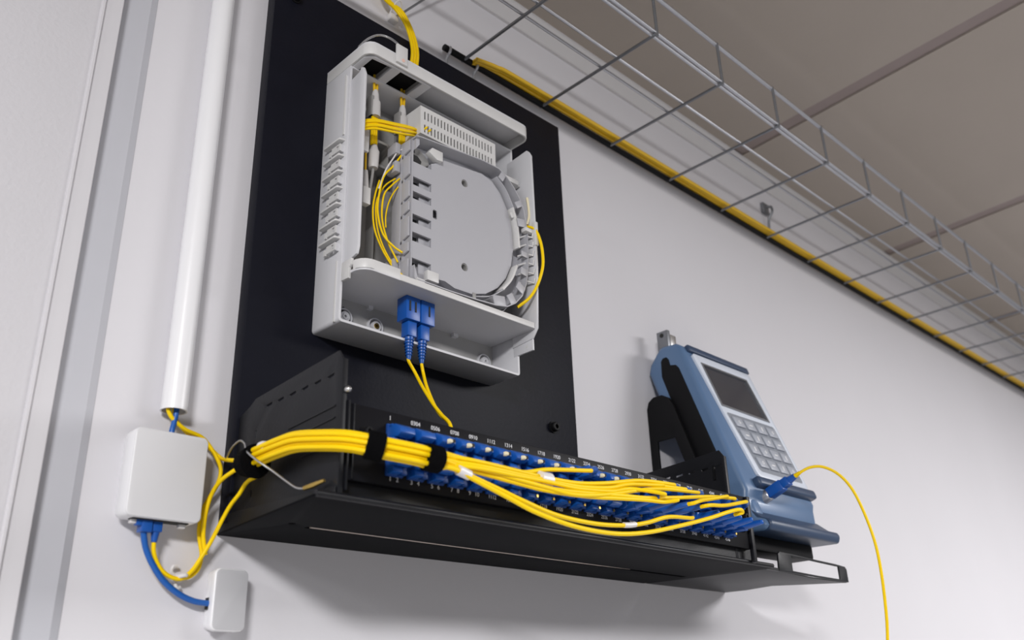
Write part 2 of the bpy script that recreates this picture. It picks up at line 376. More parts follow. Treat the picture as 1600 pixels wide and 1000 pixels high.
# shelf bracket below the slotted module, inner moulding ribs
MB().box(0.4700, 0.6110, -0.0700, -0.0190, 2.0235, 2.0252).build('module_shelf', 'abs_light', t, bevel=0.0003)
MB().box(0.5720, 0.6075, -0.0712, -0.0694, 2.0235, 2.0290).build('module_lip', 'abs_light', t, bevel=0.0003)
for (x0, z0, z1) in ((0.4130, 1.8560, 1.9400), (0.4480, 1.8560, 2.0300), (0.5780, 2.0260, 2.0780), (0.4790, 2.0260, 2.0780)):
    MB().box(x0, x0+0.0018, -0.0300, -0.0184, z0, z1).build('inner_rib', 'inner_grey_shade', t)
MB().box(0.4040, 0.6110, -0.0290, -0.0184, 2.0580, 2.0600).build('inner_rib', 'inner_grey_shade', t)
MB().plate(rrect(0.4380, 0.4560, 1.9900, 2.0200, 0.003), [rrect(0.4410, 0.4530, 1.9930, 2.0170, 0.002)], 'y', -0.0440, -0.0184).build('latch_frame', 'inner_grey_shade', t, bevel=0.0004)

# ------------------------------------------------------------------ slotted module
t = thing('slotted_module', 'white slotted splitter module across the top of the fibre box', 'splitter module', (0.520, -0.0500, 2.0254))
holes = []
for r_ in range(2):
    for k in range(22):
        x = 0.4742 + k*0.00428; z = 2.0282 + r_*0.0152
        holes.append([(x, z), (x+0.0019, z), (x+0.0019, z+0.0094), (x, z+0.0094)])
MB().plate([(0.4695, 2.0256), (0.5710, 2.0256), (0.5710, 2.0580), (0.4695, 2.0580)], holes, 'y', -0.0742, -0.0730).build('slotted_face', 'abs_light', t)
MB().box(0.4695, 0.4707, -0.0730, -0.0360, 2.0256, 2.0580).box(0.5698, 0.5710, -0.0730, -0.0360, 2.0256, 2.0580).box(0.4707, 0.5698, -0.0730, -0.0360, 2.0568, 2.0580).box(0.4707, 0.5698, -0.0730, -0.0360, 2.0256, 2.0268).build('housing', 'abs_light', t)
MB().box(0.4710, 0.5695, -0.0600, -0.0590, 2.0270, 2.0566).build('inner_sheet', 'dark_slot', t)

# ------------------------------------------------------------------ splice tray
t = thing('splice_tray', 'large grey splice tray with rounded right side in the fibre box', 'splice tray', (0.530, -0.070, 1.8600))
TO = [(0.4552, 1.8690), (0.4562, 1.8630), (0.4610, 1.8600), (0.5000, 1.8600), (0.5320, 1.8612), (0.5580, 1.8630), (0.5735, 1.8660), (0.5850, 1.8730), (0.5950, 1.8840), (0.6020, 1.9000), (0.6055, 1.9200), (0.6066, 1.9400), (0.6063, 1.9620), (0.6025, 1.9850), (0.5965, 1.9980), (0.5885, 2.0080), (0.5790, 2.0165), (0.5670, 2.0225), (0.5430, 2.0225), (0.5000, 2.0178), (0.4640, 2.0140), (0.4575, 2.0125), (0.4556, 2.0085)]
TI = [(0.4830, 1.8720), (0.5000, 1.8735), (0.5120, 1.8700), (0.5330, 1.8705), (0.5520, 1.8765), (0.5680, 1.8875), (0.5800, 1.9020), (0.5880, 1.9190), (0.5920, 1.9400), (0.5905, 1.9640), (0.5850, 1.9830), (0.5755, 1.9990), (0.5640, 2.0090), (0.5500, 2.0120), (0.5000, 2.0060), (0.4870, 1.9970), (0.4830, 1.9950)]
TOi = inset(TO, 0.0011)
rim = MB().plate(TO[2:-1] + TOi[2:-1][::-1], [], 'y', -0.0830, -0.0650).build('outer_rim', 'tray_grey', t)
MB().box(0.4585, 0.4598, -0.0760, -0.0600, 1.8640, 2.0125).build('left_wall', 'tray_grey', t)
MB().plate([(0.4598, 2.0125), (0.4598, 2.0000), (0.4640, 2.0060), (0.4640, 2.0140)], [], 'y', -0.0800, -0.0650).build('corner_post', 'tray_grey', t)
MB().plate([(0.4598, 1.8640), (0.4598, 1.8760), (0.4650, 1.8600), (0.4610, 1.8600)], [], 'y', -0.0800, -0.0650).build('corner_post', 'tray_grey', t)
MB().plate(inset(TO, 0.0008), [], 'y', -0.0662, -0.0650).build('floor_plate', 'tray_grey', t)
wins = [(1.9720, 1.9620, 0), (1.9560, 1.9470, 0), (1.9300, 1.9215, 0), (1.9120, 1.9030, 0)]
holes = [rrect(0.4835, 0.4875, 1.9360, 1.9455, 0.0018), circ(0.5261, 1.9907, 0.0043, 18), circ(0.5248, 1.8963, 0.0043, 18)]
pl = MB().plate(TI, [circ(0.5261, 1.9907, 0.0043, 18), circ(0.5248, 1.8963, 0.0043, 18), rrect(0.4850, 0.4905, 1.9352, 1.9450, 0.0018)], 'y', -0.0750, -0.0735).build('cover_plate', 'tray_grey', t)
MB().plate(TI, [inset(TI, 0.0010)], 'y', -0.0738, -0.0655).build('inner_wall', 'tray_grey', t)
for (x, z) in ((0.5261, 1.9907), (0.5248, 1.8963)):
    MB().plate(circ(x, z, 0.0043, 18), [circ(x, z, 0.0034, 18)], 'y', -0.0742, -0.0660).build('hole_collar', 'inner_grey_shade', pl)
    MB().plate(circ(x, z, 0.0034, 18), [], 'y', -0.0672, -0.0663).build('hole_shade_disc', 'dark_slot', pl)  # dark disc painted in for the shade deep in the hole
# ladder of bars and openings on the left of the plate
bars = [(1.9715, 1.9880), (1.9555, 1.9625), (1.9310, 1.9475), (1.9120, 1.9220), (1.8850, 1.9025)]
for z0, z1 in bars:
    MB().box(0.4590, 0.4834, -0.0752, -0.0732, z0, z1).build('ladder_bar', 'tray_grey', t)
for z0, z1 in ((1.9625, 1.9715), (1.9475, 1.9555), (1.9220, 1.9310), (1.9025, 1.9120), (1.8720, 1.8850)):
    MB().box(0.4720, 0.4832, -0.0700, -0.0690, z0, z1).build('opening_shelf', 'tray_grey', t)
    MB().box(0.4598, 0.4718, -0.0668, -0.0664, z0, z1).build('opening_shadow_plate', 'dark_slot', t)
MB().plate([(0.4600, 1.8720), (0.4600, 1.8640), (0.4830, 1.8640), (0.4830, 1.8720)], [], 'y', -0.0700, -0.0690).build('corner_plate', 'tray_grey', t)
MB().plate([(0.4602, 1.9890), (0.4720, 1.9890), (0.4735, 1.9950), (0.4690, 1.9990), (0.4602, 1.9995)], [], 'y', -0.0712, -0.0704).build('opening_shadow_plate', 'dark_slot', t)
MB().box(0.4755, 0.4890, -0.0795, -0.0735, 1.8660, 1.8760).build('corner_block', 'abs_light', t, bevel=0.0005)
MB().plate([(0.4760, 2.0035), (0.4800, 2.0100), (0.4935, 2.0100), (0.4935, 1.9995), (0.4860, 1.9985)], [], 'y', -0.0800, -0.0735).build('corner_block', 'abs_light', t, bevel=0.0005)
MB().plate([(0.4600, 1.9885), (0.4740, 1.9885), (0.4830, 1.9950), (0.4830, 2.0000), (0.4720, 2.0080), (0.4660, 2.0080), (0.4660, 2.0020), (0.4600, 2.0020)], [], 'y', -0.0705, -0.0695).build('corner_plate', 'inner_grey_shade', t)
# side cheek with fibre entry tongues on the left
for k, (z0, z1) in enumerate(((1.9990, 2.0110), (1.9720, 1.9930), (1.9480, 1.9660), (1.9330, 1.9430), (1.9060, 1.9270), (1.8900, 1.9000), (1.8620, 1.8830))):
    MB().plate([(-0.0745, z0+0.001), (-0.0600, z0-0.003), (-0.0560, z0+0.002), (-0.0560, z1-0.002), (-0.0600, z1+0.001), (-0.0745, z1)], [], 'x', 0.4560, 0.4580).build('entry_tongue', 'tray_grey', t, bevel=0.0003)
for z in (2.0105, 1.9900, 1.8850):
    MB().box(0.4480, 0.4540, -0.0640, -0.0500, z-0.012, z).build('hinge_knuckle', 'tray_grey', t, bevel=0.001)
# retaining tabs across the channel on the rounded side
def lerp2(a, b_, u): return (a[0] + (b_[0]-a[0])*u, a[1] + (b_[1]-a[1])*u)
for (px, pz, ang, L_, w_, yy, m_) in ((0.5990, 1.9930, 215, 0.0100, 0.0070, -0.0822, 'tray_grey'), (0.6035, 1.9700, 190, 0.0110, 0.0090, -0.0822, 'tray_grey'), (0.5935, 1.9780, 200, 0.0080, 0.0060, -0.0790, 'abs_light'),
      (0.6050, 1.9330, 178, 0.0085, 0.0060, -0.0822, 'tray_grey'), (0.6045, 1.9120, 172, 0.0100, 0.0080, -0.0822, 'tray_grey'), (0.5980, 1.8900, 150, 0.0110, 0.0090, -0.0822, 'tray_grey'),
      (0.5830, 1.8720, 125, 0.0110, 0.0090, -0.0822, 'tray_grey'), (0.5640, 1.8650, 100, 0.0100, 0.0160, -0.0822, 'tray_grey'), (0.5300, 1.8620, 90, 0.0060, 0.0040, -0.0822, 'inner_grey_shade'), (0.5740, 2.0180, 240, 0.0090, 0.0070, -0.0822, 'tray_grey')):
    a = math.radians(ang); d = V((math.cos(a), 0, math.sin(a))); s = V((-math.sin(a), 0, math.cos(a)))
    c = V((px, yy, pz)) + d*L_*0.5
    MB().obox(c, d, (0, 1, 0), s, L_*0.5, 0.0006, w_*0.5).build('fibre_tab', m_, t, bevel=0.0003)
# inner guide wall broken into arcs
def arc_wall(pts, y0, y1, th, name, m_):
    off = []
    for i in range(len(pts)):
        a = V((*pts[max(i-1, 0)], 0)); c = V((*pts[min(i+1, len(pts)-1)], 0)); d = (c-a).normalized()
        off.append((pts[i][0] - d.y*th, pts[i][1] + d.x*th))
    MB().plate(pts + off[::-1], [], 'y', y0, y1).build(name, m_, t, bevel=0.0002)
def dense(poly, i0, i1, sub=4):
    out = smooth_path([(p[0], p[1], 0) for p in poly[i0:i1+1]], sub); return [(p.x, p.y) for p in out]
gi = inset(TI, -0.0045)
arc_wall(dense(gi, 10, 12), -0.0810, -0.0660, 0.0010, 'guide_wall', 'tray_grey')
arc_wall(dense(gi, 8, 10), -0.0810, -0.0660, 0.0024, 'guide_wall', 'abs_light')
arc_wall(dense(gi, 5, 7), -0.0810, -0.0660, 0.0024, 'guide_wall', 'abs_light')
arc_wall(dense(gi, 3, 5), -0.0800, -0.0660, 0.0010, 'guide_wall', 'tray_grey')
# second tray underneath
T2 = [(x + (0.0035 if x > 0.57 else 0.0), z) for x, z in TO]
t2 = thing('splice_tray', 'second grey splice tray stacked behind the front splice tray', 'splice tray', (0.530, -0.050, 1.8600))
MB().plate(T2, [inset(T2, 0.0011)], 'y', -0.0630, -0.0500).build('outer_rim', 'tray_grey', t2, bevel=0.0002)
MB().plate(inset(T2, 0.0008), [], 'y', -0.0512, -0.0500).build('floor_plate', 'tray_grey', t2)

# ------------------------------------------------------------------ cables helper
def cord(name, label, pts, r, m, cat='cable', group=None, k=8, n=10, parts=None):
    path = smooth_path(pts, k)
    if parts is None:
        return tag(MB().tube(path, r, n).build(name, m), label, cat, group)
    base = min(path, key=lambda p: p.z)
    t = thing(name, label, cat, base, group)
    MB().tube(path, r, n).build('jacket', m, t)
    return t
def sleeve_on(t, pts, i0, r, m='clear_sleeve', name='sleeve'):
    a, c = V(pts[0]), V(pts[1])
    MB().cyl(a, c, r, n=12).build(name, m, t)

# pigtails inside the box
def pigtail(label, x, y, ztop, zb0, zb1, zb2, zend, dy=0.0):
    t = thing('fibre_pigtail', label, 'pigtail', (x, y, zend), 'pigtails hanging inside the fibre box')
    for s in (-1, 1):
        MB().tube(smooth_path([(x+s*0.0019, y, ztop), (x+s*0.0019, y, (ztop+zb0)/2), (x+s*0.0014, y, zb0), (x+s*0.001, y, zb0-0.006)]), 0.0014, 8).build('jacket', 'yellow_old', t)
    MB().tube([(x, y, zb0), (x, y, zb0-0.004), (x, y, zb1), (x, y, zb1-0.001), (x, y, zb2)], 0, 12, radii=[0.0024, 0.0034, 0.0042, 0.0054, 0.0058]).build('boot', 'sleeve_grey', t)
    MB().box(x-0.0062, x-0.0030, y-0.003, y+0.006, zb2, zb1+0.004).build('side_fin', 'inner_grey_shade', t, bevel=0.0006)
    for s in (-1, 0, 1):
        MB().tube([(x+s*0.0022, y, zb2+0.002), (x+s*0.0024, y, zend)], 0.0016, 8).build('jacket', 'yellow_cable', t)
pigtail('grey booted pigtail under the left cable port', 0.4318, -0.0500, 2.0885, 2.0700, 2.0570, 2.0380, 2.0060)
pigtail('grey booted pigtail under the right cable port', 0.4655, -0.0500, 2.0885, 2.0680, 2.0540, 2.0330, 2.0130)
t = thing('fibre_connector', 'grey round connector hanging below the yellow cable coil', 'connector', (0.4322, -0.050, 1.9760))
MB().tube([(0.4328, -0.050, 2.0060), (0.4326, -0.050, 2.0000), (0.4326, -0.050, 1.9990), (0.4322, -0.050, 1.9830), (0.4322, -0.050, 1.9800)], 0, 14, radii=[0.0028, 0.0044, 0.0052, 0.0050, 0.0044]).build('body', 'sleeve_grey', t)
MB().tube(smooth_path([(0.4322, -0.050, 1.9810), (0.4320, -0.049, 1.9700), (0.4310, -0.046, 1.9500)]), 0.0014, 8).build('tail', 'inner_grey_shade', t)
t = thing('fibre_connector', 'pale square connector low against the left inner wall', 'connector', (0.4235, -0.050, 1.9340))
MB().tube([(0.4230, -0.050, 1.9960), (0.4235, -0.050, 1.9720)], 0.0010, 8).build('tail', 'yellow_old', t)
MB().tube([(0.4238, -0.050, 1.9740), (0.4238, -0.050, 1.9690), (0.4238, -0.050, 1.9600), (0.4240, -0.050, 1.9540)], 0, 12, radii=[0.0020, 0.0026, 0.0032, 0.0034]).build('boot', 'sleeve_grey', t)
MB().box(0.4195, 0.4282, -0.0535, -0.0465, 1.9370, 1.9550).build('body', 'abs_light', t, bevel=0.0008)
tag(MB().box(0.4135, 0.4245, -0.0535, -0.0490, 1.9930, 2.0190).build('cable_clamp', 'abs_light', None, bevel=0.0010), 'small pale clamp block beside the left inner wall', 'clamp')
# coil of yellow fibre across the pigtails
for k in range(5):
    dz = 0.0024*(k % 5) - 0.0048; dy = -0.0018*(k % 2)
    cord('fibre_coil', ['lowest', 'second lowest', 'middle', 'second highest', 'highest'][k] + ' yellow strand of the coil across the pigtails', [(0.4040, -0.0580+dy, 2.0085+dz), (0.4080, -0.0640+dy, 2.0105+dz), (0.4200, -0.0690+dy, 2.0145+dz), (0.4380, -0.0700+dy, 2.0190+dz), (0.4560, -0.0690+dy, 2.0245+dz), (0.4690, -0.0660+dy, 2.0300+dz*0.8), (0.4740, -0.0620+dy, 2.0320+dz*0.8)], 0.0013, 'yellow_cable', 'fibre strand', 'yellow coil strands across the pigtails')
for k in range(2):
    cord('fibre_stub', ['left', 'right'][k] + ' short yellow strand poking through the white module slots', [(0.4752 + k*0.0048, -0.0700, 2.0320), (0.4758 + k*0.0046, -0.0752, 2.0336 - k*0.001), (0.4768 + k*0.0044, -0.0748, 2.0346 - k*0.001), (0.4772 + k*0.0044, -0.0700, 2.0340)], 0.0010, 'yellow_cable', 'fibre strand', 'yellow strands through the module slots', k=4, n=8)
# thin fibre loops on the left of the splice tray
loops = [
 ('thin yellow fibre loop ending midway down the splice tray', [(0.4560, -0.0620, 1.9990), (0.4480, -0.0600, 1.9843), (0.4392, -0.058, 1.9708), (0.4361, -0.056, 1.9529), (0.4346, -0.056, 1.9317), (0.4382, -0.060, 1.9078), (0.4471, -0.065, 1.8957), (0.4535, -0.070, 1.8895)], 0.0010),
 ('outermost thin yellow fibre loop reaching the shelf', [(0.4400, -0.0500, 1.9700), (0.4354, -0.050, 1.9519), (0.4335, -0.050, 1.9343), (0.4350, -0.052, 1.9137), (0.4412, -0.056, 1.8941), (0.4495, -0.062, 1.8762), (0.4570, -0.068, 1.8655)], 0.0009),
 ('thin yellow fibre running just inside the outermost loop', [(0.4540, -0.0560, 1.9750), (0.4440, -0.053, 1.9640), (0.4375, -0.051, 1.9480), (0.4362, -0.051, 1.9330), (0.4378, -0.053, 1.9137), (0.4430, -0.057, 1.8941), (0.4510, -0.063, 1.8762), (0.4585, -0.069, 1.8655)], 0.0008),
 ('thin yellow fibre loop between the other loops beside the tray', [(0.4545, -0.062, 1.9722), (0.4469, -0.060, 1.9625), (0.4413, -0.056, 1.9515), (0.4405, -0.055, 1.9279), (0.4435, -0.060, 1.9033), (0.4515, -0.066, 1.8805)], 0.0009),
 ('short thin yellow fibre curving under the tray tongues', [(0.4545, -0.060, 1.9640), (0.4500, -0.059, 1.9560), (0.4460, -0.057, 1.9440), (0.4440, -0.056, 1.9300), (0.4445, -0.056, 1.9180)], 0.0007),
]
for lab, pts, r in loops: cord('fibre_loop', lab, pts, r, 'yellow_cable', 'fibre loop', 'thin fibre loops beside the splice tray')
cord('clear_fibre', 'bare pale fibre arching from the top of the splice tray', [(0.4570, -0.0630, 2.0060), (0.4520, -0.0620, 2.0020), (0.4470, -0.0610, 1.9920), (0.4410, -0.0590, 1.9790), (0.4370, -0.0570, 1.9640), (0.4350, -0.0560, 1.9560)], 0.0008, 'clear_sleeve', 'fibre')
tag(MB().box(0.4560, 0.4640, -0.0600, -0.0510, 1.9160, 1.9270).build('blue_fastener', 'blue_plastic', None, bevel=0.0025, seg=3), 'small blue fastener behind the splice tray edge', 'fastener')
cord('fibre_cable', 'yellow cable bowing out past the right flange of the box', [(0.6085, -0.0790, 1.9700), (0.6120, -0.0880, 1.9640), (0.6150, -0.0925, 1.9480), (0.6157, -0.0940, 1.9280), (0.6128, -0.0940, 1.9125), (0.6085, -0.0900, 1.8960), (0.6020, -0.0850, 1.8830), (0.5940, -0.0760, 1.8740)], 0.0016, 'yellow_cable')
cord('clear_fibre', 'pale cream fibre stub above the right cable hooks', [(0.6105, -0.0800, 2.0050), (0.6112, -0.0810, 1.9930), (0.6108, -0.0815, 1.9820), (0.6090, -0.0800, 1.9720)], 0.0014, 'cream', 'fibre')

# ------------------------------------------------------------------ duplex adapter and its two cords
t = thing('duplex_adapter', 'blue duplex fibre adapter hanging under the lower shelf', 'adapter', (0.4800, -0.056, 1.8300))
MB().box(0.4640, 0.4800, -0.0640, -0.0500, 1.8300, 1.8529).build('housing', 'blue_plastic', t, bevel=0.0006)
MB().box(0.4812, 0.4972, -0.0640, -0.0500, 1.8300, 1.8529).build('housing', 'blue_plastic', t, bevel=0.0006)
MB().box(0.4650, 0.4962, -0.0620, -0.0505, 1.8320, 1.8525).build('bridge', 'blue_deep', t)
for (x, y0, y1) in ((0.4680, -0.0646, -0.0636), (0.4745, -0.0646, -0.0636), (0.4905, -0.0646, -0.0636)):
    MB().box(x-0.0008, x+0.0008, y0, y1, 1.8380, 1.8480).build('slot', 'dark_slot', t)
def sc_cord(label, x, zc, path, group):
    y = -0.0560
    t = thing('patch_cable', label, 'patch cable', path[-1], group)
    MB().box(x-0.0052, x+0.0052, y-0.0050, y+0.0050, 1.8155, 1.8310).build('connector', 'blue_plastic', t, bevel=0.0008)
    bt = MB().tube([(x, y, 1.8160), (x, y, 1.8145), (x, y, 1.7960), (x, y, 1.7940)], 0, 12, radii=[0.0044, 0.0042, 0.0022, 0.0018]).build('boot', 'blue_plastic', t)
    for k in range(6):
        z = 1.8125 - k*0.0028; rr = 0.0041 - k*0.00031
        MB().tube([(x + (rr+0.0003)*math.cos(2*math.pi*i/16), y + (rr+0.0003)*math.sin(2*math.pi*i/16), z) for i in range(16)], 0.0005, 6, closed=True).build('boot_ring', 'blue_plastic', bt)
    MB().tube(smooth_path([(x, y, 1.7975), (x, y, 1.7930)] + path), 0.0015, 10).build('jacket', 'yellow_cable', t)
sc_cord('left of two yellow cords dropping from the blue adapter', 0.4735, 0, [(0.4800, -0.0570, 1.7835), (0.4781, -0.070, 1.7661), (0.4732, -0.090, 1.7447), (0.4704, -0.105, 1.7303), (0.4665, -0.120, 1.7180), (0.4620, -0.128, 1.7030), (0.4600, -0.130, 1.6800)], 'cords from the duplex adapter')
sc_cord('right of two yellow cords dropping from the blue adapter', 0.4885, 0, [(0.4900, -0.0570, 1.7835), (0.4832, -0.070, 1.7667), (0.4760, -0.088, 1.7453), (0.4718, -0.102, 1.7311), (0.4690, -0.117, 1.7190), (0.4650, -0.125, 1.7030), (0.4640, -0.127, 1.6800)], 'cords from the duplex adapter')

# ================================================================== RACK SHELF (chassis)
t = ch = thing('rack_shelf', 'long black metal rack shelf projecting below the fibre box', 'rack shelf', (0.600, -0.0145, 1.6330))
slot = [(0.3720, -0.0680), (0.8560, -0.0620), (0.8560, -0.0565), (0.3720, -0.0625)]
def panpt(): return [(0.3345, -0.0005), (0.3190, -0.1570), (0.3215, -0.1590), (0.8800, -0.1540), (0.8835, -0.1500), (0.8590, -0.0005)]
MB().plate(panpt(), [slot, circ(0.3560, -0.0720, 0.0028, 12)], 'z', 1.6330, 1.6346).build('base_pan', 'pan_shade_black', t, bevel=0.0004)
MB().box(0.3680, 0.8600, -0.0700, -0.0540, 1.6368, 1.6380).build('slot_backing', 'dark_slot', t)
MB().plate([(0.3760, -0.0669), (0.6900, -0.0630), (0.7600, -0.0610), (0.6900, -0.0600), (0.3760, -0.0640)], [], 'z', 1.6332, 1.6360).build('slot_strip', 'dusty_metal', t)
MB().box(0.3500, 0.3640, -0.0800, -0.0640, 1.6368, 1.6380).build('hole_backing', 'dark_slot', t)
MB().tube([(0.3200, -0.1578, 1.6352), (0.8820, -0.1528, 1.6352)], 0.0024, 12).build('rolled_edge', 'chassis_black', t)
MB().box(0.3400, 0.8520, -0.1500, -0.1485, 1.6340, 1.6500).build('front_apron', 'chassis_black', t)
MB().plate([(-0.0005, 1.6336), (-0.1560, 1.6336), (-0.1560, 1.6420), (-0.0005, 1.6480)], [], 'x', 0.3350, 0.3362).build('pan_side', 'chassis_black', t)
MB().box(0.3450, 0.8560, -0.0165, -0.0148, 1.6346, 1.7000).build('rear_flange', 'chassis_black', t)
def bracket(x0, x1, ztop, yf, name_z):
    prof = [(-0.0150, 1.6346), (yf, 1.6346), (yf, ztop-0.0070), (yf+0.0050, ztop), (-0.0380, ztop-0.0065), (-0.0300, ztop-0.0110), (-0.0150, ztop-0.0160)]
    sl = []
    for k in range(6):
        y = -0.055 - k*0.0165
        sl.append([(y, ztop-0.0185), (y-0.0085, ztop-0.0175), (y-0.0085, ztop-0.0155), (y, ztop-0.0165)])
    if x0 < 0.5:
        for k in range(5):
            z = 1.6550 + k*0.0115; sl.append([(-0.0420, z), (-0.0434, z), (-0.0434, z+0.0055), (-0.0420, z+0.0055)])
    b = MB().plate(prof, sl, 'x', x0, x1).build('side_bracket', 'chassis_black', t, bevel=0.0003)
    MB().box(x0+0.0001, x1+0.0030, yf-0.0004, yf+0.0014, 1.6350, ztop-0.0070).build('front_fold', 'chassis_black', b, bevel=0.0004)
    return b
bl = bracket(0.3372, 0.3386, 1.7400, -0.1560, 'l')
MB().sweep([(0, 0.0026), (0.002, 0.0026), (0.0035, 0.0018), (0.0045, 0.0005)], (0.3415, -0.1560, 1.7100), (0, -1, 0)).build('stud', 'steel', bl)
for k in range(4):
    MB().plate([(-0.090-k*0.006, 1.6960-k*0.0085), (-0.150, 1.6990-k*0.0085), (-0.150, 1.7000-k*0.0085), (-0.090-k*0.006, 1.6972-k*0.0085)], [], 'x', 0.3364, 0.3374).build('pressed_rib', 'chassis_black', bl)
br = bracket(0.8190, 0.8204, 1.7505, -0.1500, 'r')
MB().box(0.8170, 0.8192, -0.1380, -0.1360, 1.7200, 1.7350).build('slot_hook', 'rubber_black', br)

# ------------------------------------------------------------------ patch panel
t = pp = thing('patch_bay', 'black patch panel with two rows of blue fibre ports', 'patch panel', (0.590, -0.1560, 1.6470))
MB().box(0.3440, 0.8400, -0.1572, -0.1556, 1.6475, 1.7012).build('face', 'panel_black', t, bevel=0.0005)
MB().box(0.3440, 0.8400, -0.1556, -0.1100, 1.6995, 1.7010).build('top_fold', 'panel_black', t)
MB().box(0.3440, 0.8400, -0.1556, -0.1300, 1.6478, 1.6492).build('bottom_fold', 'panel_black', t)
MB().box(0.3425, 0.3440, -0.1580, -0.1450, 1.6400, 1.7030).build('end_rib', 'chassis_black', t, bevel=0.0004)
MB().box(0.3462, 0.3474, -0.1588, -0.1570, 1.6480, 1.7008).build('end_rib', 'chassis_black', t, bevel=0.0003)
MB().box(0.8365, 0.8420, -0.1605, -0.1560, 1.6340, 1.7010).build('end_post', 'chassis_black', t, bevel=0.0008)
for (x, z) in ((0.3570, 1.6820), (0.8290, 1.6680), (0.8290, 1.6790)):
    hexbolt(x, z, -0.1572, 0.0034, t, 'rubber_black', 'panel_bolt')
PX0, PITCH, NCOL = 0.3826, 0.01880, 23
ZU, ZL = 1.6836, 1.6632
# one adapter as meshes, then copies that share mesh data
def flange_mb(x, z): return MB().box(x-0.0078, x+0.0072, -0.1590, -0.1571, z-0.0088, z+0.0088)
def adapter(x, z):
    a = MB().box(x-0.0076, x+0.0070, -0.1590, -0.1565, z-0.0086, z+0.0082).build('adapter', 'blue_deep', t, bevel=0.0004)
    parts = []
    # upper hood of the shutter: slanted wedge
    hood = MB().plate([(-0.1588, z+0.0070), (-0.1660, z+0.0066), (-0.1725, z+0.0030), (-0.1735, z-0.0010), (-0.1690, z-0.0030), (-0.1588, z-0.0015)], [], 'x', x-0.0066, x+0.0062).build('shutter', 'blue_plastic', a, bevel=0.0005)
    low = MB().plate([(-0.1588, z-0.0015), (-0.1650, z-0.0025), (-0.1668, z-0.0070), (-0.1588, z-0.0078)], [], 'x', x-0.0070, x+0.0010).build('latch', 'blue_plastic', a, bevel=0.0004)
    low2 = MB().box(x+0.0016, x+0.0066, -0.1640, -0.1588, z-0.0078, z-0.0015).build('latch', 'blue_deep', a, bevel=0.0004)
    seam = MB().box(x+0.0022, x+0.0028, -0.1640, -0.1588, z+0.0050, z+0.0072).build('seam', 'blue_deep', a)
    rib = MB().box(x-0.0066, x-0.0052, -0.1630, -0.1588, z+0.0050, z+0.0074).build('hood_rib', 'blue_plastic', a, bevel=0.0003)
    return a, [hood, low, low2, seam, rib]
pro, pro_parts = adapter(PX0, ZU)
ADP = {(0, 0): pro}
LP = {p.name: ORG[p.name] - ORG[pro.name] for p in pro_parts}
for r_, z in ((0, ZU), (1, ZL)):
    for i in range(NCOL):
        if (r_, i) == (0, 0): continue
        off = V((PITCH*i, 0, z-ZU))
        c = copy_part(pro, t, ORG[pro.name] + off); ADP[(r_, i)] = c
        for p in pro_parts: copy_part(p, c, ORG[p.name] + off)
for i in range(2, NCOL-1):                                    # cream ferrule caps seen in the upper row
    x = PX0 + PITCH*i
    MB().tube([(x-0.0010, -0.1690, ZU+0.0002), (x-0.0004, -0.1746, ZU-0.0004), (x+0.0000, -0.1760, ZU-0.0005)], 0, 10, radii=[0.0016, 0.0019, 0.0012]).build('ferrule_cap', 'cream', ADP[(0, i)])
    MB().cyl((x+0.0036, -0.1715, ZU+0.0008), (x+0.0036, -0.1742, ZU+0.0004), 0.0015, n=8).build('key_hole', 'dark_slot', ADP[(0, i)])
for i in range(7, NCOL):
    x = PX0 + PITCH*i
    MB().cyl((x+0.0044, -0.1635, ZL-0.0050), (x+0.0044, -0.1652, ZL-0.0050), 0.0012, n=8).build('ferrule', 'brass', ADP[(1, i)])
# printed port numbers
def text_mesh(s, size):
    cu = bpy.data.curves.new('txt', 'FONT'); cu.body = s; cu.size = size; cu.align_x = 'CENTER'; cu.align_y = 'CENTER'; cu.extrude = 0.00004
    o = bpy.data.objects.new('txt', cu); COL.objects.link(o)
    dg = bpy.context.evaluated_depsgraph_get()
    me = bpy.data.meshes.new_from_object(o.evaluated_get(dg))
    bpy.data.objects.remove(o); bpy.data.curves.remove(cu)
    me.materials.clear(); me.materials.append(MATS['print_white'])
    return me
def text(s, x, z, size, parent, y=-0.1573):
    o = bpy.data.objects.new('port_number', text_mesh(s, size)); COL.objects.link(o)
    place(o, parent, (x, y, z)); o.rotation_euler = (math.pi/2, 0, 0)
for i in range(NCOL):
    x = PX0 + PITCH*i
    text('%02d%02d' % (2*i+1, 2*i+2) if i else '1', x - (0.0042 if i == 0 else 0.0), 1.6966, 0.0044, t)
    text('%d   %d' % (2*i+1, 2*i+2) if i < 5 else '%02d%02d' % (2*i+47-46, 2*i+2), x, 1.6530, 0.0042 if i >= 5 else 0.0046, t)

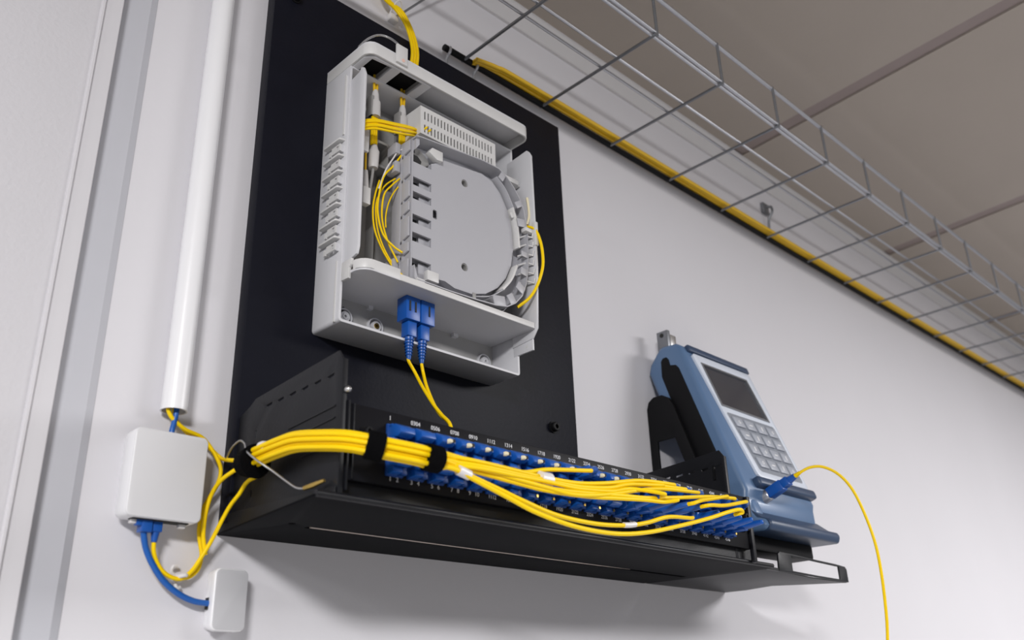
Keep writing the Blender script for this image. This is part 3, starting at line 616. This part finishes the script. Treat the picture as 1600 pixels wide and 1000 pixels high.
# ================================================================== BUNDLE OF PATCH CORDS
def sc_plug(t, port, d, ln=0.040):
    """SC connector and boot leaving a port along direction d; returns the boot tip"""
    r_, i = port
    p = V((PX0 + PITCH*i, -0.1600, ZU if r_ == 0 else ZL)); d = V(d).normalized()
    side = d.cross(V((0, 0, 1))).normalized(); up = side.cross(d).normalized()
    b_ = V((0.0, -1.0, 0.0)); sx, uz = V((1, 0, 0)), V((0, 0, 1))
    body = MB().obox(p + b_*0.0095, sx, b_, uz, 0.0047, 0.0095, 0.0043).build('connector', 'blue_plastic', t, bevel=0.0009)
    MB().obox(p + b_*0.0100 + uz*0.0043, sx, b_, uz, 0.0022, 0.0060, 0.0006).build('key', 'blue_deep', body)
    q = p + b_*0.0200
    pts = smooth_path([p + b_*0.0180, q, q + b_*0.003 + d*0.004, q + b_*0.004 + d*0.011, q + b_*0.004 + d*(ln-0.020)], 5)
    n_ = len(pts)
    MB().tube(pts, 0, 12, radii=[0.0043 - 0.0021*(k/(n_-1)) for k in range(n_-1)] + [0.0010]).build('boot', 'blue_plastic', t)
    return pts[-1]
BUN = [(0.3190, -0.0700, 1.6752), (0.3195, -0.0850, 1.6760), (0.3205, -0.1050, 1.6768), (0.3225, -0.1250, 1.6768), (0.3265, -0.1500, 1.6728), (0.3325, -0.1720, 1.6685), (0.3420, -0.1850, 1.6645), (0.3545, -0.1900, 1.6628), (0.3743, -0.1925, 1.6620), (0.3900, -0.1930, 1.6612)]
offs = [(-0.0032, 0.0052), (0.0006, 0.0056), (0.0036, 0.0038), (-0.0046, 0.0016), (-0.0010, 0.0020), (0.0028, 0.0004), (-0.0036, -0.0022), (0.0000, -0.0016), (-0.0020, -0.0056), (0.0018, -0.0050)]
def bun_path(a, b_):
    out = []
    for i, p in enumerate(BUN):
        p = V(p); tg = (V(BUN[min(i+1, len(BUN)-1)]) - V(BUN[max(i-1, 0)])).normalized()
        s = tg.cross(V((0, 0, 1))).normalized()      # horizontal, points away from the bracket / panel
        out.append(p + s*a + V((0, 0, b_)))
    return out
GRP = 'yellow cords bundled in front of the patch panel'
RC = 0.00175
specs = [
 ('topmost bundled cord entering a plug just past the white sleeve', 0, [(0.4300, -0.1935, 1.6655), (0.4660, -0.1925, 1.6652), (0.5000, -0.1920, 1.6648), (0.5365, -0.1920, 1.6658), (0.5698, -0.1950, 1.6700), (0.6150, -0.1930, 1.6790)], (0, 16), (-0.93, -0.36, -0.05), 'end'),
 ('second bundled cord under the white sleeve', 1, [(0.4300, -0.1900, 1.6660), (0.4660, -0.1890, 1.6650), (0.5000, -0.1888, 1.6642), (0.5365, -0.1890, 1.6640), (0.5698, -0.1930, 1.6670), (0.6300, -0.1925, 1.6775)], (0, 17), (-0.95, -0.30, -0.10), 'end'),
 ('third bundled cord held in the white sleeve', 3, [(0.4300, -0.1955, 1.6620), (0.4660, -0.1950, 1.6620), (0.5000, -0.1945, 1.6620), (0.5365, -0.1945, 1.6625), (0.5698, -0.1965, 1.6660), (0.5980, -0.1950, 1.6730)], (0, 15), (-0.90, -0.40, -0.20), None),
 ('bundled cord that turns up early into the upper port row', 2, [(0.4200, -0.1890, 1.6655), (0.4512, -0.1895, 1.6650), (0.4795, -0.1890, 1.6665), (0.5050, -0.1910, 1.6720)], (0, 10), (-0.90, -0.35, -0.25), None),
 ('bundled cord running straight below the white sleeve', 4, [(0.4250, -0.1935, 1.6610), (0.4660, -0.1950, 1.6580), (0.5013, -0.1965, 1.6555), (0.5245, -0.2000, 1.6536), (0.5628, -0.2000, 1.6590), (0.6350, -0.1940, 1.6745)], (0, 18), (-0.95, -0.30, -0.12), None),
 ('bundled cord that crosses right to the far end of the panel', 5, [(0.4250, -0.1910, 1.6590), (0.4660, -0.1930, 1.6570), (0.5100, -0.1960, 1.6560), (0.5500, -0.1990, 1.6580), (0.5833, -0.2000, 1.6606), (0.6128, -0.2000, 1.6628), (0.6584, -0.2000, 1.6690), (0.7150, -0.1960, 1.6780)], (0, 21), (-0.90, -0.42, -0.06), None),
 ('upper of two cords sagging below the bundle', 8, [(0.4050, -0.1950, 1.6570), (0.4251, -0.1945, 1.6530), (0.4478, -0.1960, 1.6475), (0.4682, -0.2000, 1.6410), (0.5016, -0.2000, 1.6352), (0.5449, -0.2000, 1.6338), (0.5843, -0.2000, 1.6369), (0.6098, -0.2010, 1.6418), (0.6400, -0.2010, 1.6500)], (1, 17), (-0.85, -0.45, -0.35), None),
 ('lowest sagging cord that curls into a lower right port', 9, [(0.4050, -0.1960, 1.6560), (0.4233, -0.1965, 1.6510), (0.4491, -0.2000, 1.6425), (0.4759, -0.2050, 1.6330), (0.5110, -0.2100, 1.6262), (0.5551, -0.2100, 1.6258), (0.5955, -0.2100, 1.6309), (0.6429, -0.2085, 1.6415), (0.6943, -0.2060, 1.6545), (0.7220, -0.2075, 1.6628), (0.7370, -0.2110, 1.6665), (0.7440, -0.2095, 1.6650)], (1, 19), (0.03, -1.0, 0.02), None),
 ('bundled cord hidden behind the sleeve on the panel side', 6, [(0.4250, -0.1960, 1.6600), (0.4660, -0.1965, 1.6600), (0.5000, -0.1960, 1.6605), (0.5300, -0.1960, 1.6600), (0.5700, -0.1970, 1.6630), (0.5980, -0.1960, 1.6690)], (1, 13), (0.02, -1.0, 0.15), None),
 ('innermost bundled cord plugged into the lower port row', 7, [(0.4250, -0.1925, 1.6585), (0.4660, -0.1930, 1.6560), (0.5000, -0.1950, 1.6540), (0.5400, -0.1985, 1.6545), (0.5800, -0.1995, 1.6580), (0.6100, -0.2010, 1.6605), (0.6350, -0.2015, 1.6620)], (1, 14), (0.0, -1.0, 0.03), None),
]
for lab, k, ext, port, d, end in specs:
    a, b_ = offs[k]
    t = thing('patch_cable', lab, 'patch cable', (0.40, -0.19, 1.64), GRP)
    tip = sc_plug(t, port, d)
    dn = V(d).normalized()
    path = smooth_path(bun_path(a, b_) + ext + [tip + dn*0.004, tip - dn*0.003], 8)
    MB().tube(path, RC, 10).build('jacket', 'yellow_cable', t)
    if k == 0:
        MB().tube(smooth_path([(0.4925, -0.1918, 1.6632), (0.4985, -0.1916, 1.6631), (0.5045, -0.1916, 1.6632)]), 0.0058, 14).build('label_sleeve', 'clear_sleeve', t)
    if k == 8:
        MB().tube(smooth_path([(0.4090, -0.1950, 1.6562), (0.4150, -0.1948, 1.6550), (0.4195, -0.1947, 1.6540)]), 0.0036, 12).build('label_sleeve', 'clear_sleeve', t)
        MB().tube(smooth_path([(0.5800, -0.2000, 1.6366), (0.5880, -0.2000, 1.6375), (0.5950, -0.2000, 1.6388)]), 0.0022, 12).build('label_sleeve', 'clear_sleeve', t)
# jumpers between lower and upper ports at the right end, and empty boots
JG = 'short yellow jumpers at the right end of the patch panel'
for lab, pa, da, mids, pb, db in (
  ('upper short jumper looping across the right end of the panel', (1, 15), (0.25, -1.0, 0.06), [(0.6850, -0.2060, 1.6690), (0.7050, -0.2010, 1.6735)], (0, 20), (-0.80, -0.55, -0.10)),
  ('lower short jumper looping across the right end of the panel', (1, 16), (0.25, -1.0, 0.06), [(0.7000, -0.2070, 1.6665), (0.7280, -0.2030, 1.6705)], (0, 22), (-0.88, -0.45, -0.10))):
    t = thing('patch_cable', lab, 'patch cable', (0.70, -0.20, 1.66), JG)
    ta = sc_plug(t, pa, da); tb_ = sc_plug(t, pb, db)
    da, db = V(da).normalized(), V(db).normalized()
    MB().tube(smooth_path([ta - da*0.003, ta + da*0.004] + mids + [tb_ + db*0.004, tb_ - db*0.003]), RC, 10).build('jacket', 'yellow_cable', t)
for lab, port, d in (('blue booted plug without cable nearest the panel end', (1, 22), (-0.12, -1.0, 0.04)), ('blue booted plug without cable second from the panel end', (1, 21), (-0.10, -1.0, 0.05)), ('blue booted plug without cable third from the panel end', (1, 20), (-0.10, -1.0, 0.05)), ('blue booted plug without cable left of the curled cord', (1, 18), (-0.05, -1.0, 0.06))):
    t = thing('fibre_plug', lab, 'fibre plug', (PX0+PITCH*port[1], -0.175, ZL-0.005), 'empty blue plugs at the right end of the panel')
    sc_plug(t, port, d, 0.036)

# straps and grommet around the bundle
def band(name, lab, p0, p1, r0, r1, m='velcro', squash=None):
    t = MB()
    p0, p1 = V(p0), V(p1)
    t.tube([p0, p0 + (p1-p0)*0.04, p0 + (p1-p0)*0.96, p1], 0, 22, radii=[r0*0.93, r0, r1, r1*0.93])
    return tag(t.build(name, m), lab, 'strap')
band('cable_strap', 'left black fabric strap around the yellow bundle', (0.3395, -0.1835, 1.6650), (0.3500, -0.1885, 1.6630), 0.0098, 0.0098)
band('cable_strap', 'right black fabric strap around the yellow bundle', (0.3820, -0.1928, 1.6614), (0.3935, -0.1931, 1.6610), 0.0094, 0.0094)
band('cable_strap', 'black wrap where cables gather beside the bracket', (0.3190, -0.0630, 1.6735), (0.3195, -0.0790, 1.6722), 0.0095, 0.0125)
MB_ = MB().tube(smooth_path([(0.3200, -0.0820, 1.6795), (0.3185, -0.0870, 1.6812), (0.3190, -0.0930, 1.6800)]), 0.0036, 10).build('tie_sleeve', 'clear_sleeve')
tag(MB_, 'crumpled clear plastic tie at the start of the bundle', 'cable tie')
cord('steel_wire', 'thin bent steel wire looped over the black wrap', [(0.3236, -0.0250, 1.6853), (0.3200, -0.040, 1.6905), (0.3180, -0.055, 1.6922), (0.3165, -0.066, 1.6870), (0.3110, -0.080, 1.6775), (0.3130, -0.092, 1.6690), (0.3200, -0.102, 1.6605), (0.3250, -0.112, 1.6524), (0.3270, -0.122, 1.6462), (0.3280, -0.130, 1.6443), (0.3290, -0.140, 1.6445), (0.3305, -0.146, 1.6452)], 0.0008, 'steel', 'wire')
tag(MB().tube([(0.3280, -0.1310, 1.6440), (0.3290, -0.1400, 1.6445), (0.3310, -0.1500, 1.6462)], 0, 8, radii=[0.0016, 0.0019, 0.0012]).build('wire_ferrule', 'brass'), 'small brass ferrule at the end of the steel wire', 'ferrule')

# ================================================================== CABLES AROUND THE JUNCTION BOX
YR = 0.0016
cord('wall_cable', 'yellow cable leaving the conduit and passing behind the junction box corner', [(0.2815, -0.012, 1.7400), (0.2800, -0.012, 1.7190), (0.2925, -0.012, 1.7078), (0.3084, -0.010, 1.7041), (0.3159, -0.010, 1.6988), (0.3234, -0.0115, 1.6885), (0.3272, -0.0115, 1.6801), (0.3265, -0.010, 1.6700), (0.3222, -0.008, 1.6594), (0.3178, -0.0065, 1.6479), (0.3172, -0.0062, 1.6335), (0.3192, -0.0062, 1.6243), (0.3212, -0.0062, 1.6160), (0.3195, -0.0062, 1.6060), (0.3135, -0.0062, 1.6001), (0.3060, -0.0062, 1.5983)], YR, 'yellow_cable')
cord('wall_cable', 'yellow cable curving from the black wrap down beside the junction box', [(0.3190, -0.0680, 1.6740), (0.3205, -0.0600, 1.6745), (0.3220, -0.0530, 1.6742), (0.3204, -0.045, 1.6719), (0.3187, -0.030, 1.6674), (0.3181, -0.019, 1.6594), (0.3169, -0.0150, 1.6466), (0.3174, -0.0130, 1.6327), (0.3192, -0.0115, 1.6250), (0.3222, -0.0105, 1.6160)], YR, 'yellow_cable')
t = cord('wall_cable', 'yellow cable looping from the shelf side up into the blue plug', [(0.3342, -0.0560, 1.6680), (0.3305, -0.0480, 1.6645), (0.3293, -0.040, 1.6569), (0.3282, -0.030, 1.6499), (0.3269, -0.021, 1.6395), (0.3238, -0.0140, 1.6257), (0.3186, -0.0110, 1.6135), (0.3132, -0.0100, 1.6040), (0.3065, -0.0095, 1.5981), (0.2992, -0.0095, 1.5980), (0.2912, -0.0100, 1.6018), (0.2851, -0.0110, 1.6087), (0.2817, -0.0125, 1.6153), (0.2807, -0.0135, 1.6225)], YR, 'yellow_cable', parts=True)
MB().box(0.2772, 0.2842, -0.0175, -0.0100, 1.6275, 1.6360).build('plug', 'blue_plastic', t, bevel=0.0006)
MB().tube([(0.2808, -0.0136, 1.6280), (0.2807, -0.0136, 1.6205)], 0, 12, radii=[0.0032, 0.0020]).build('boot', 'blue_plastic', t)
cord('wall_cable', 'short yellow cable running sideways into the black wrap', [(0.2880, -0.0075, 1.7420), (0.2872, -0.0075, 1.7180), (0.3000, -0.0060, 1.7060), (0.3180, -0.0050, 1.6985), (0.3275, -0.0090, 1.6905), (0.3232, -0.0300, 1.6838), (0.3215, -0.0450, 1.6802), (0.3205, -0.0560, 1.6785), (0.3190, -0.0680, 1.6770)], YR, 'yellow_cable')
cord('data_cable', 'blue cable dropping from the conduit into the junction box', [(0.2867, -0.012, 1.7400), (0.2862, -0.012, 1.7156), (0.2846, -0.0125, 1.7043), (0.2844, -0.0125, 1.6960)], 0.0021, 'blue_cable')
t = cord('data_cable', 'thick blue cable curving from the junction box to the outlet', [(0.2712, -0.0140, 1.6330), (0.2722, -0.0140, 1.6268), (0.2760, -0.012, 1.6166), (0.2826, -0.011, 1.6062), (0.2924, -0.010, 1.5955), (0.3044, -0.0095, 1.5875), (0.3170, -0.0090, 1.5830), (0.3305, -0.0085, 1.5818)], 0.0022, 'blue_cable', parts=True)
MB().box(0.2685, 0.2762, -0.0190, -0.0100, 1.6265, 1.6360).build('plug', 'blue_plastic', t, bevel=0.0006)
t = thing('cable_clip', 'clear plastic wall clip holding the yellow cable loop', 'cable clip', (0.3060, 0.0, 1.5900))
MB().tube(smooth_path([(0.3040, -0.0040, 1.5990), (0.3040, -0.0105, 1.5992), (0.3065, -0.0125, 1.5998), (0.3085, -0.0110, 1.6002), (0.3090, -0.0020, 1.6006)]), 0.0015, 8).build('band', 'clear_sleeve', t)
MB().tube(smooth_path([(0.3050, -0.0030, 1.6000), (0.3005, -0.0040, 1.6030), (0.3010, -0.0050, 1.6065), (0.3045, -0.0045, 1.6070)]), 0.0013, 8).build('tail', 'clear_sleeve', t)
MB().tube(smooth_path([(0.3060, -0.0030, 1.5985), (0.3045, -0.0040, 1.5945), (0.3060, -0.0045, 1.5915), (0.3085, -0.0035, 1.5925)]), 0.0013, 8).build('tail', 'clear_sleeve', t)
MB().box(0.3035, 0.3095, -0.0045, 0.0, 1.5960, 1.6020).build('pad', 'clear_sleeve', t, bevel=0.0006)

# ================================================================== TESTER AND ITS STAND
TX0, TX1 = 0.9020, 1.0560
t = st = thing('tester_stand', 'black metal tester cradle with a looped front lip', 'cradle', (0.970, -0.0145, 1.6330))
MB().plate([(0.8640, -0.0005), (0.8850, -0.1440), (0.9120, -0.1430), (0.9970, -0.1340), (1.0780, -0.1360), (1.0200, -0.0690), (1.0290, -0.0260), (1.0250, -0.0005)], [], 'z', 1.6332, 1.6346).build('bottom_plate', 'chassis_black', t, bevel=0.0003)
org = V((0.9100, -0.1425, 1.6336)); ex = (V((1.0790, -0.1360, 1.6336)) - org).normalized(); fr_ = (ex, V((0, 0, 1)), ex.cross(V((0, 0, 1))))
lipo = [(0.0000, 0.0), (0.0350, -0.0004), (0.0900, -0.0003), (0.1690, 0.0), (0.1690, 0.0150), (0.1650, 0.0180), (0.1400, 0.0190), (0.0900, 0.0195), (0.0350, 0.0205), (0.0060, 0.0205), (0.0020, 0.0180)]
liph = [(0.0310, 0.0022), (0.0900, 0.0018), (0.1480, 0.0020), (0.1480, 0.0165), (0.0900, 0.0172), (0.0310, 0.0182)]
MB().plate(lipo, [liph], 'f', 0.0, 0.0022, org, fr_).build('front_lip', 'chassis_black', t, bevel=0.0005)
org2 = V((0.8860, -0.1440, 1.6336))
MB().obox((0.8980, -0.1432, 1.6346), ex, (0, 1, 0), (0, 0, 1), 0.0130, 0.0011, 0.0016).build('lip_bridge', 'chassis_black', t)
fr2 = [(-0.0010, 1.6346), (-0.0120, 1.6346), (-0.0120, 1.8030), (-0.0380, 1.8030), (-0.0860, 1.6600), (-0.0860, 1.6346), (-0.1020, 1.6346), (-0.1020, 1.6580), (-0.0405, 1.8440), (-0.0350, 1.8540), (-0.0250, 1.8600), (-0.0120, 1.8600), (-0.0040, 1.8550), (-0.0010, 1.8460)]
for x in (0.8970,):
    MB().plate(fr2, [], 'x', x-0.0018, x+0.0026).build('side_frame', 'rubber_black', t, bevel=0.0008)
MB().box(0.8980, 1.0480, -0.1150, -0.0820, 1.6600, 1.6775).build('support_block', 'rubber_black', t, bevel=0.003)

t = te = thing('fibre_tester', 'blue handheld fibre tester leaning back in the cradle', 'tester', (0.979, -0.12, 1.6770))
fd = V((0, 0.3223, 0.9466)); nn = V((0, -0.9466, 0.3223)); P1 = V((0, -0.1189, 1.7356))
body = [(-0.0030, 1.8950), (-0.0065, 1.9065), (-0.0220, 1.9235), (-0.0280, 1.9260), (-0.0480, 1.9245), (-0.0560, 1.9190), (-0.0601, 1.9084), (-0.1189, 1.7356), (-0.1225, 1.7250), (-0.1210, 1.7180), (-0.1215, 1.7020), (-0.1290, 1.6930), (-0.1420, 1.6890), (-0.1430, 1.6820), (-0.1400, 1.6770), (-0.0950, 1.6780), (-0.0820, 1.6900), (-0.0700, 1.7000)]
MB().plate(body, [], 'x', TX0, TX1).build('housing', 'tester_blue', t, bevel=0.0060, seg=3)
# flared foot
foot = [(-0.1180, 1.7050), (-0.1330, 1.6930), (-0.1440, 1.6890), (-0.1460, 1.6840), (-0.1430, 1.6765), (-0.1000, 1.6770), (-0.0900, 1.6900)]
MB().plate(foot, [], 'x', TX0+0.004, TX1+0.006).build('foot', 'tester_navy', t, bevel=0.003, seg=3)
# front plate on the leaning face
FO = P1.copy()
def fpl(name, poly, a, b_, m, parent, holes=(), bevel=0.0): return MB().plate(poly, holes, 'f', a, b_, FO, (V((1, 0, 0)), fd, nn)).build(name, m, parent, bevel=bevel)
plate = [(0.9160, 0.1800), (0.9200, 0.1835), (1.0440, 0.1845), (1.0480, 0.1810), (1.0540, 0.0120), (1.0500, 0.0085), (0.9440, 0.0095), (0.9400, 0.0130)]
screen = [(0.9300, 0.1685), (1.0296, 0.1690), (1.0356, 0.1075), (0.9323, 0.1090)]
keyp = [(0.9350, 0.0955), (0.9372, 0.0975), (1.0400, 0.0985), (1.0420, 0.0960), (1.0465, 0.0200), (1.0440, 0.0175), (0.9530, 0.0190), (0.9500, 0.0215)]
fp = fpl('front_plate', plate, -0.0005, 0.0032, 'tester_silver', t, [inset(screen, -0.0025), inset(keyp, -0.0008)], 0.0006)
fpl('screen', inset(screen, -0.0026), 0.0000, 0.0018, 'screen_glass', fp)
fpl('screen_bezel', inset(screen, -0.0025), 0.0016, 0.0038, 'zinc_dark', fp, [screen])
kp = fpl('keypad', inset(keyp, -0.0009), 0.0000, 0.0030, 'keypad_grey', fp)
def bil(u, v):
    a = V((0.9370, 0.0950, 0)).lerp(V((1.0400, 0.0955, 0)), u); b_ = V((0.9530, 0.0215, 0)).lerp(V((1.0430, 0.0210, 0)), u)
    return a.lerp(b_, v)
for r_ in range(4):
    for c_ in range(4):
        q = [bil((c_+0.10)/4, (r_+0.14)/4), bil((c_+0.90)/4, (r_+0.14)/4), bil((c_+0.90)/4, (r_+0.86)/4), bil((c_+0.10)/4, (r_+0.86)/4)]
        key = fpl('key', [(p.x, p.y) for p in q], 0.0028, 0.0052, 'key_grey', kp, bevel=0.0008)
        cx = sum(p.x for p in q)/4; cy = sum(p.y for p in q)/4
        if (r_ + c_) % 3 == 0: fpl('key_mark', circ(cx, cy, 0.0022, 10), 0.0050, 0.0054, 'print_white', key, [circ(cx, cy, 0.0014, 10)])
        elif (r_ + c_) % 3 == 1: fpl('key_mark', [(cx-0.0035, cy-0.0008), (cx+0.0035, cy-0.0008), (cx+0.0035, cy+0.0008), (cx-0.0035, cy+0.0008)], 0.0050, 0.0054, 'print_white', key)
        else: fpl('key_mark', [(cx-0.0010, cy-0.0030), (cx+0.0010, cy-0.0030), (cx+0.0010, cy+0.0030), (cx-0.0010, cy+0.0030)], 0.0050, 0.0054, 'print_white', key)
# navy rubber bar above the screen and ridge below the keypad
MB().obox(V((0.981, 0, 0)) + P1 + fd*0.1905 + nn*0.0010, (1, 0, 0), nn, fd, 0.0690, 0.0035, 0.0050).build('top_bumper', 'tester_navy', t, bevel=0.002)
MB().obox(V((0.9900, 0, 0)) + P1 + fd*0.0000 + nn*0.0030, (1, 0, 0), nn, fd, 0.0650, 0.0060, 0.0060).build('lower_ridge', 'tester_navy', t, bevel=0.0035, seg=3)
# black side grip
grip = [(-0.0254, 1.9050), (-0.0285, 1.9090), (-0.0340, 1.9090), (-0.0370, 1.9050), (-0.0385, 1.8970), (-0.0470, 1.8950), (-0.0510, 1.8900), (-0.0990, 1.7480), (-0.0960, 1.7400), (-0.0700, 1.7400), (-0.0246, 1.8850)]
MB().plate(grip, [], 'x', TX0-0.0012, TX0+0.004).build('side_grip', 'rubber_black', t, bevel=0.0006)
MB().box(0.9105, 0.9165, -0.0330, -0.0160, 1.9200, 1.9500).build('strap_lug', 'zinc_dark', t, bevel=0.0008)
MB().box(0.9165, 0.9290, -0.0330, -0.0305, 1.9200, 1.9450).build('strap_lug', 'steel', t, bevel=0.0008)
MB().cyl((0.9100, -0.0240, 1.9440), (0.9172, -0.0240, 1.9440), 0.0030, n=12).build('lug_hole', 'dark_slot', t)
MB().obox((0.9180, -0.1150, 1.7080), (1, 0, 0), nn, fd, 0.0100, 0.0080, 0.0150).build('port_cheek', 'tester_blue', t, bevel=0.005, seg=3)
cs = V((0.9430, -0.1210, 1.7210)); cd = V((0.02, -0.918, 0.385)).normalized()
MB().sweep([(-0.008, 0.0072), (0.0055, 0.0072), (0.0068, 0.0066), (0.0075, 0.0055)], cs, cd).build('optical_port', 'zinc', t)

t = thing('tester_cable', 'yellow cord with blue plug hanging from the fibre tester', 'patch cable', (0.985, -0.20, 1.45))
side = cd.cross(V((0, 0, 1))).normalized(); upv = side.cross(cd).normalized()
MB().obox(cs + cd*0.0165, side, cd, upv, 0.0060, 0.0100, 0.0060).build('connector', 'blue_plastic', t, bevel=0.0009)
MB().obox(cs + cd*0.0300, side, cd, upv, 0.0050, 0.0052, 0.0050).build('grip', 'blue_plastic', t, bevel=0.0009)
MB().tube([cs + cd*0.0340, cs + cd*0.0440], 0, 12, radii=[0.0046, 0.0034]).build('boot', 'blue_plastic', t)
MB().tube([cs + cd*0.0430, cs + cd*0.0510], 0, 12, radii=[0.0028, 0.0020]).build('strain_relief', 'yellow_cable', t)
e_ = cs + cd*0.0500
MB().tube(smooth_path([cs + cd*0.042, e_, (0.950, -0.1780, 1.7455), (0.958, -0.1895, 1.7450), (0.966, -0.2021, 1.7354), (0.972, -0.2123, 1.7171), (0.978, -0.2187, 1.6886), (0.982, -0.2223, 1.6575), (0.986, -0.2210, 1.6244), (0.990, -0.2164, 1.5858), (0.990, -0.2127, 1.5605), (0.990, -0.2059, 1.5233), (0.988, -0.200, 1.4600)]), 0.0016, 10).build('jacket', 'yellow_cable', t)

# ================================================================== CABLE TRAY
TZ = 2.2200
t = thing('cable_tray', 'long galvanised wire basket cable tray running under the ceiling', 'cable tray', (1.55, -0.10, 2.2180))
XE = 3.9
MB().tube([(0.5560, -0.0085, TZ), (XE, -0.0085, TZ)], 0.0040, 10).build('rear_rail', 'rubber_black', t)
for y in (-0.1065, -0.1310):
    MB().tube([(0.20, y, TZ+0.003), (XE, y, TZ+0.003)], 0.0018, 8).build('long_wire', 'zinc', t)
MB().tube([(0.20, -0.1895, TZ+0.003), (XE, -0.1895, TZ+0.003)], 0.0025, 10).build('front_rail', 'zinc', t)
MB().tube([(0.20, -0.1860, TZ-0.0005), (XE, -0.1860, TZ-0.0005)], 0.0019, 10).build('front_rail', 'zinc', t)
MB().tube([(0.20, -0.1897, 2.2820), (XE, -0.1897, 2.2820)], 0.0027, 10).build('top_rail', 'zinc', t)
wire = up_ = None
for k in range(24):
    x = 0.5870 + 0.1345*k
    if k == 0:
        wire = MB().tube([(x, -0.0050, TZ-0.0015), (x, -0.1920, TZ-0.0015)], 0.0020, 8).build('cross_wire', 'zinc_dark', t)
        up_ = MB().tube([(x+0.003, -0.1912, TZ-0.002), (x+0.003, -0.1912, 2.2835)], 0.0019, 8).build('upright_wire', 'zinc_dark', t)
        w0, u0 = ORG[wire.name], ORG[up_.name]
    else:
        copy_part(wire, t, w0 + V((0.1345*k, 0, 0))); copy_part(up_, t, u0 + V((0.1345*k, 0, 0)))
for x in (0.5620, 0.6050):
    MB().tube(smooth_path([(x, -0.0060, TZ+0.002), (x, -0.0130, TZ), (x, -0.0120, TZ-0.006), (x, -0.0060, TZ-0.012), (x, -0.0050, TZ-0.032)]), 0.0017, 8).build('wall_hook', 'zinc', t)
for k in range(3):
    cord('tray_cable', ['front yellow cable lying along the tray rail', 'middle yellow cable lying along the tray rail', 'rear yellow cable lying along the tray rail'][k],
         [(0.5980, -0.0185+0.004*k, TZ-0.001), (0.6300, -0.0195+0.0045*k, TZ+0.0042), (0.6700, -0.0205+0.0045*k, TZ+0.0062+0.0015*(k == 1)), (0.9, -0.0205+0.0045*k, TZ+0.0070+0.002*(k == 1)), (1.4, -0.0200+0.0045*k, TZ+0.0064), (2.2, -0.0200+0.0045*k, TZ+0.0060), (3.85, -0.0200+0.0045*k, TZ+0.0060)], 0.0028, 'yellow_old', 'cable', 'yellow cables on the tray', k=10)
# small wall anchor behind the tray
t = thing('wall_anchor', 'small tarnished hook anchor on the wall behind the tray', 'anchor', (1.2840, 0.0, 2.2540))
MB().box(1.2750, 1.2930, -0.0060, 0.0, 2.2760, 2.2960).build('plate', 'zinc_dark', t, bevel=0.001)
MB().tube(smooth_path([(1.2840, -0.0060, 2.2880), (1.2850, -0.0140, 2.2860), (1.2850, -0.0150, 2.2760), (1.2835, -0.0080, 2.2640), (1.2830, -0.0050, 2.2380)]), 0.0022, 8).build('hook', 'zinc_dark', t)
# drop of yellow cables into the top of the box
for k in range(3):
    dx = 0.0036*k - 0.0036
    cord('drop_cable', ['left yellow cable dropping behind the fibre box top', 'middle yellow cable dropping behind the fibre box top', 'right yellow cable dropping behind the fibre box top'][k],
         [(0.4560+dx, -0.010, 2.3250), (0.4590+dx, -0.010, 2.2650), (0.4690+dx, -0.0115, 2.2370), (0.4850+dx, -0.0125-0.001*k, 2.2285), (0.4968+dx, -0.0150, 2.2138), (0.5012+dx, -0.0190, 2.1940), (0.5000+dx, -0.0250, 2.1715), (0.4930+dx, -0.0330, 2.1480), (0.4800+dx, -0.0450, 2.1150), (0.4700+dx, -0.0520, 2.0990), (0.4660+dx*0.6, -0.0540, 2.0935)], 0.0019, 'yellow_cable', 'cable', 'yellow cables dropping into the fibre box')
t = thing('cable_clip', 'white wall clip with wire above the fibre box', 'cable clip', (0.4830, 0.0, 2.2200))
MB().box(0.4790, 0.4900, -0.0075, 0.0, 2.2180, 2.2270).build('pad', 'clear_sleeve', t, bevel=0.001)
MB().tube(smooth_path([(0.4800, -0.0020, 2.2250), (0.4790, -0.0150, 2.2330), (0.4830, -0.0180, 2.2380), (0.4880, -0.0150, 2.2360), (0.4900, -0.0040, 2.2290)]), 0.0010, 8).build('band', 'clear_sleeve', t)
MB().tube([(0.4890, -0.0060, 2.2270), (0.5250, -0.0110, 2.2720), (0.5600, -0.015, 2.3150)], 0.0014, 8).build('wire', 'zinc_dark', t)
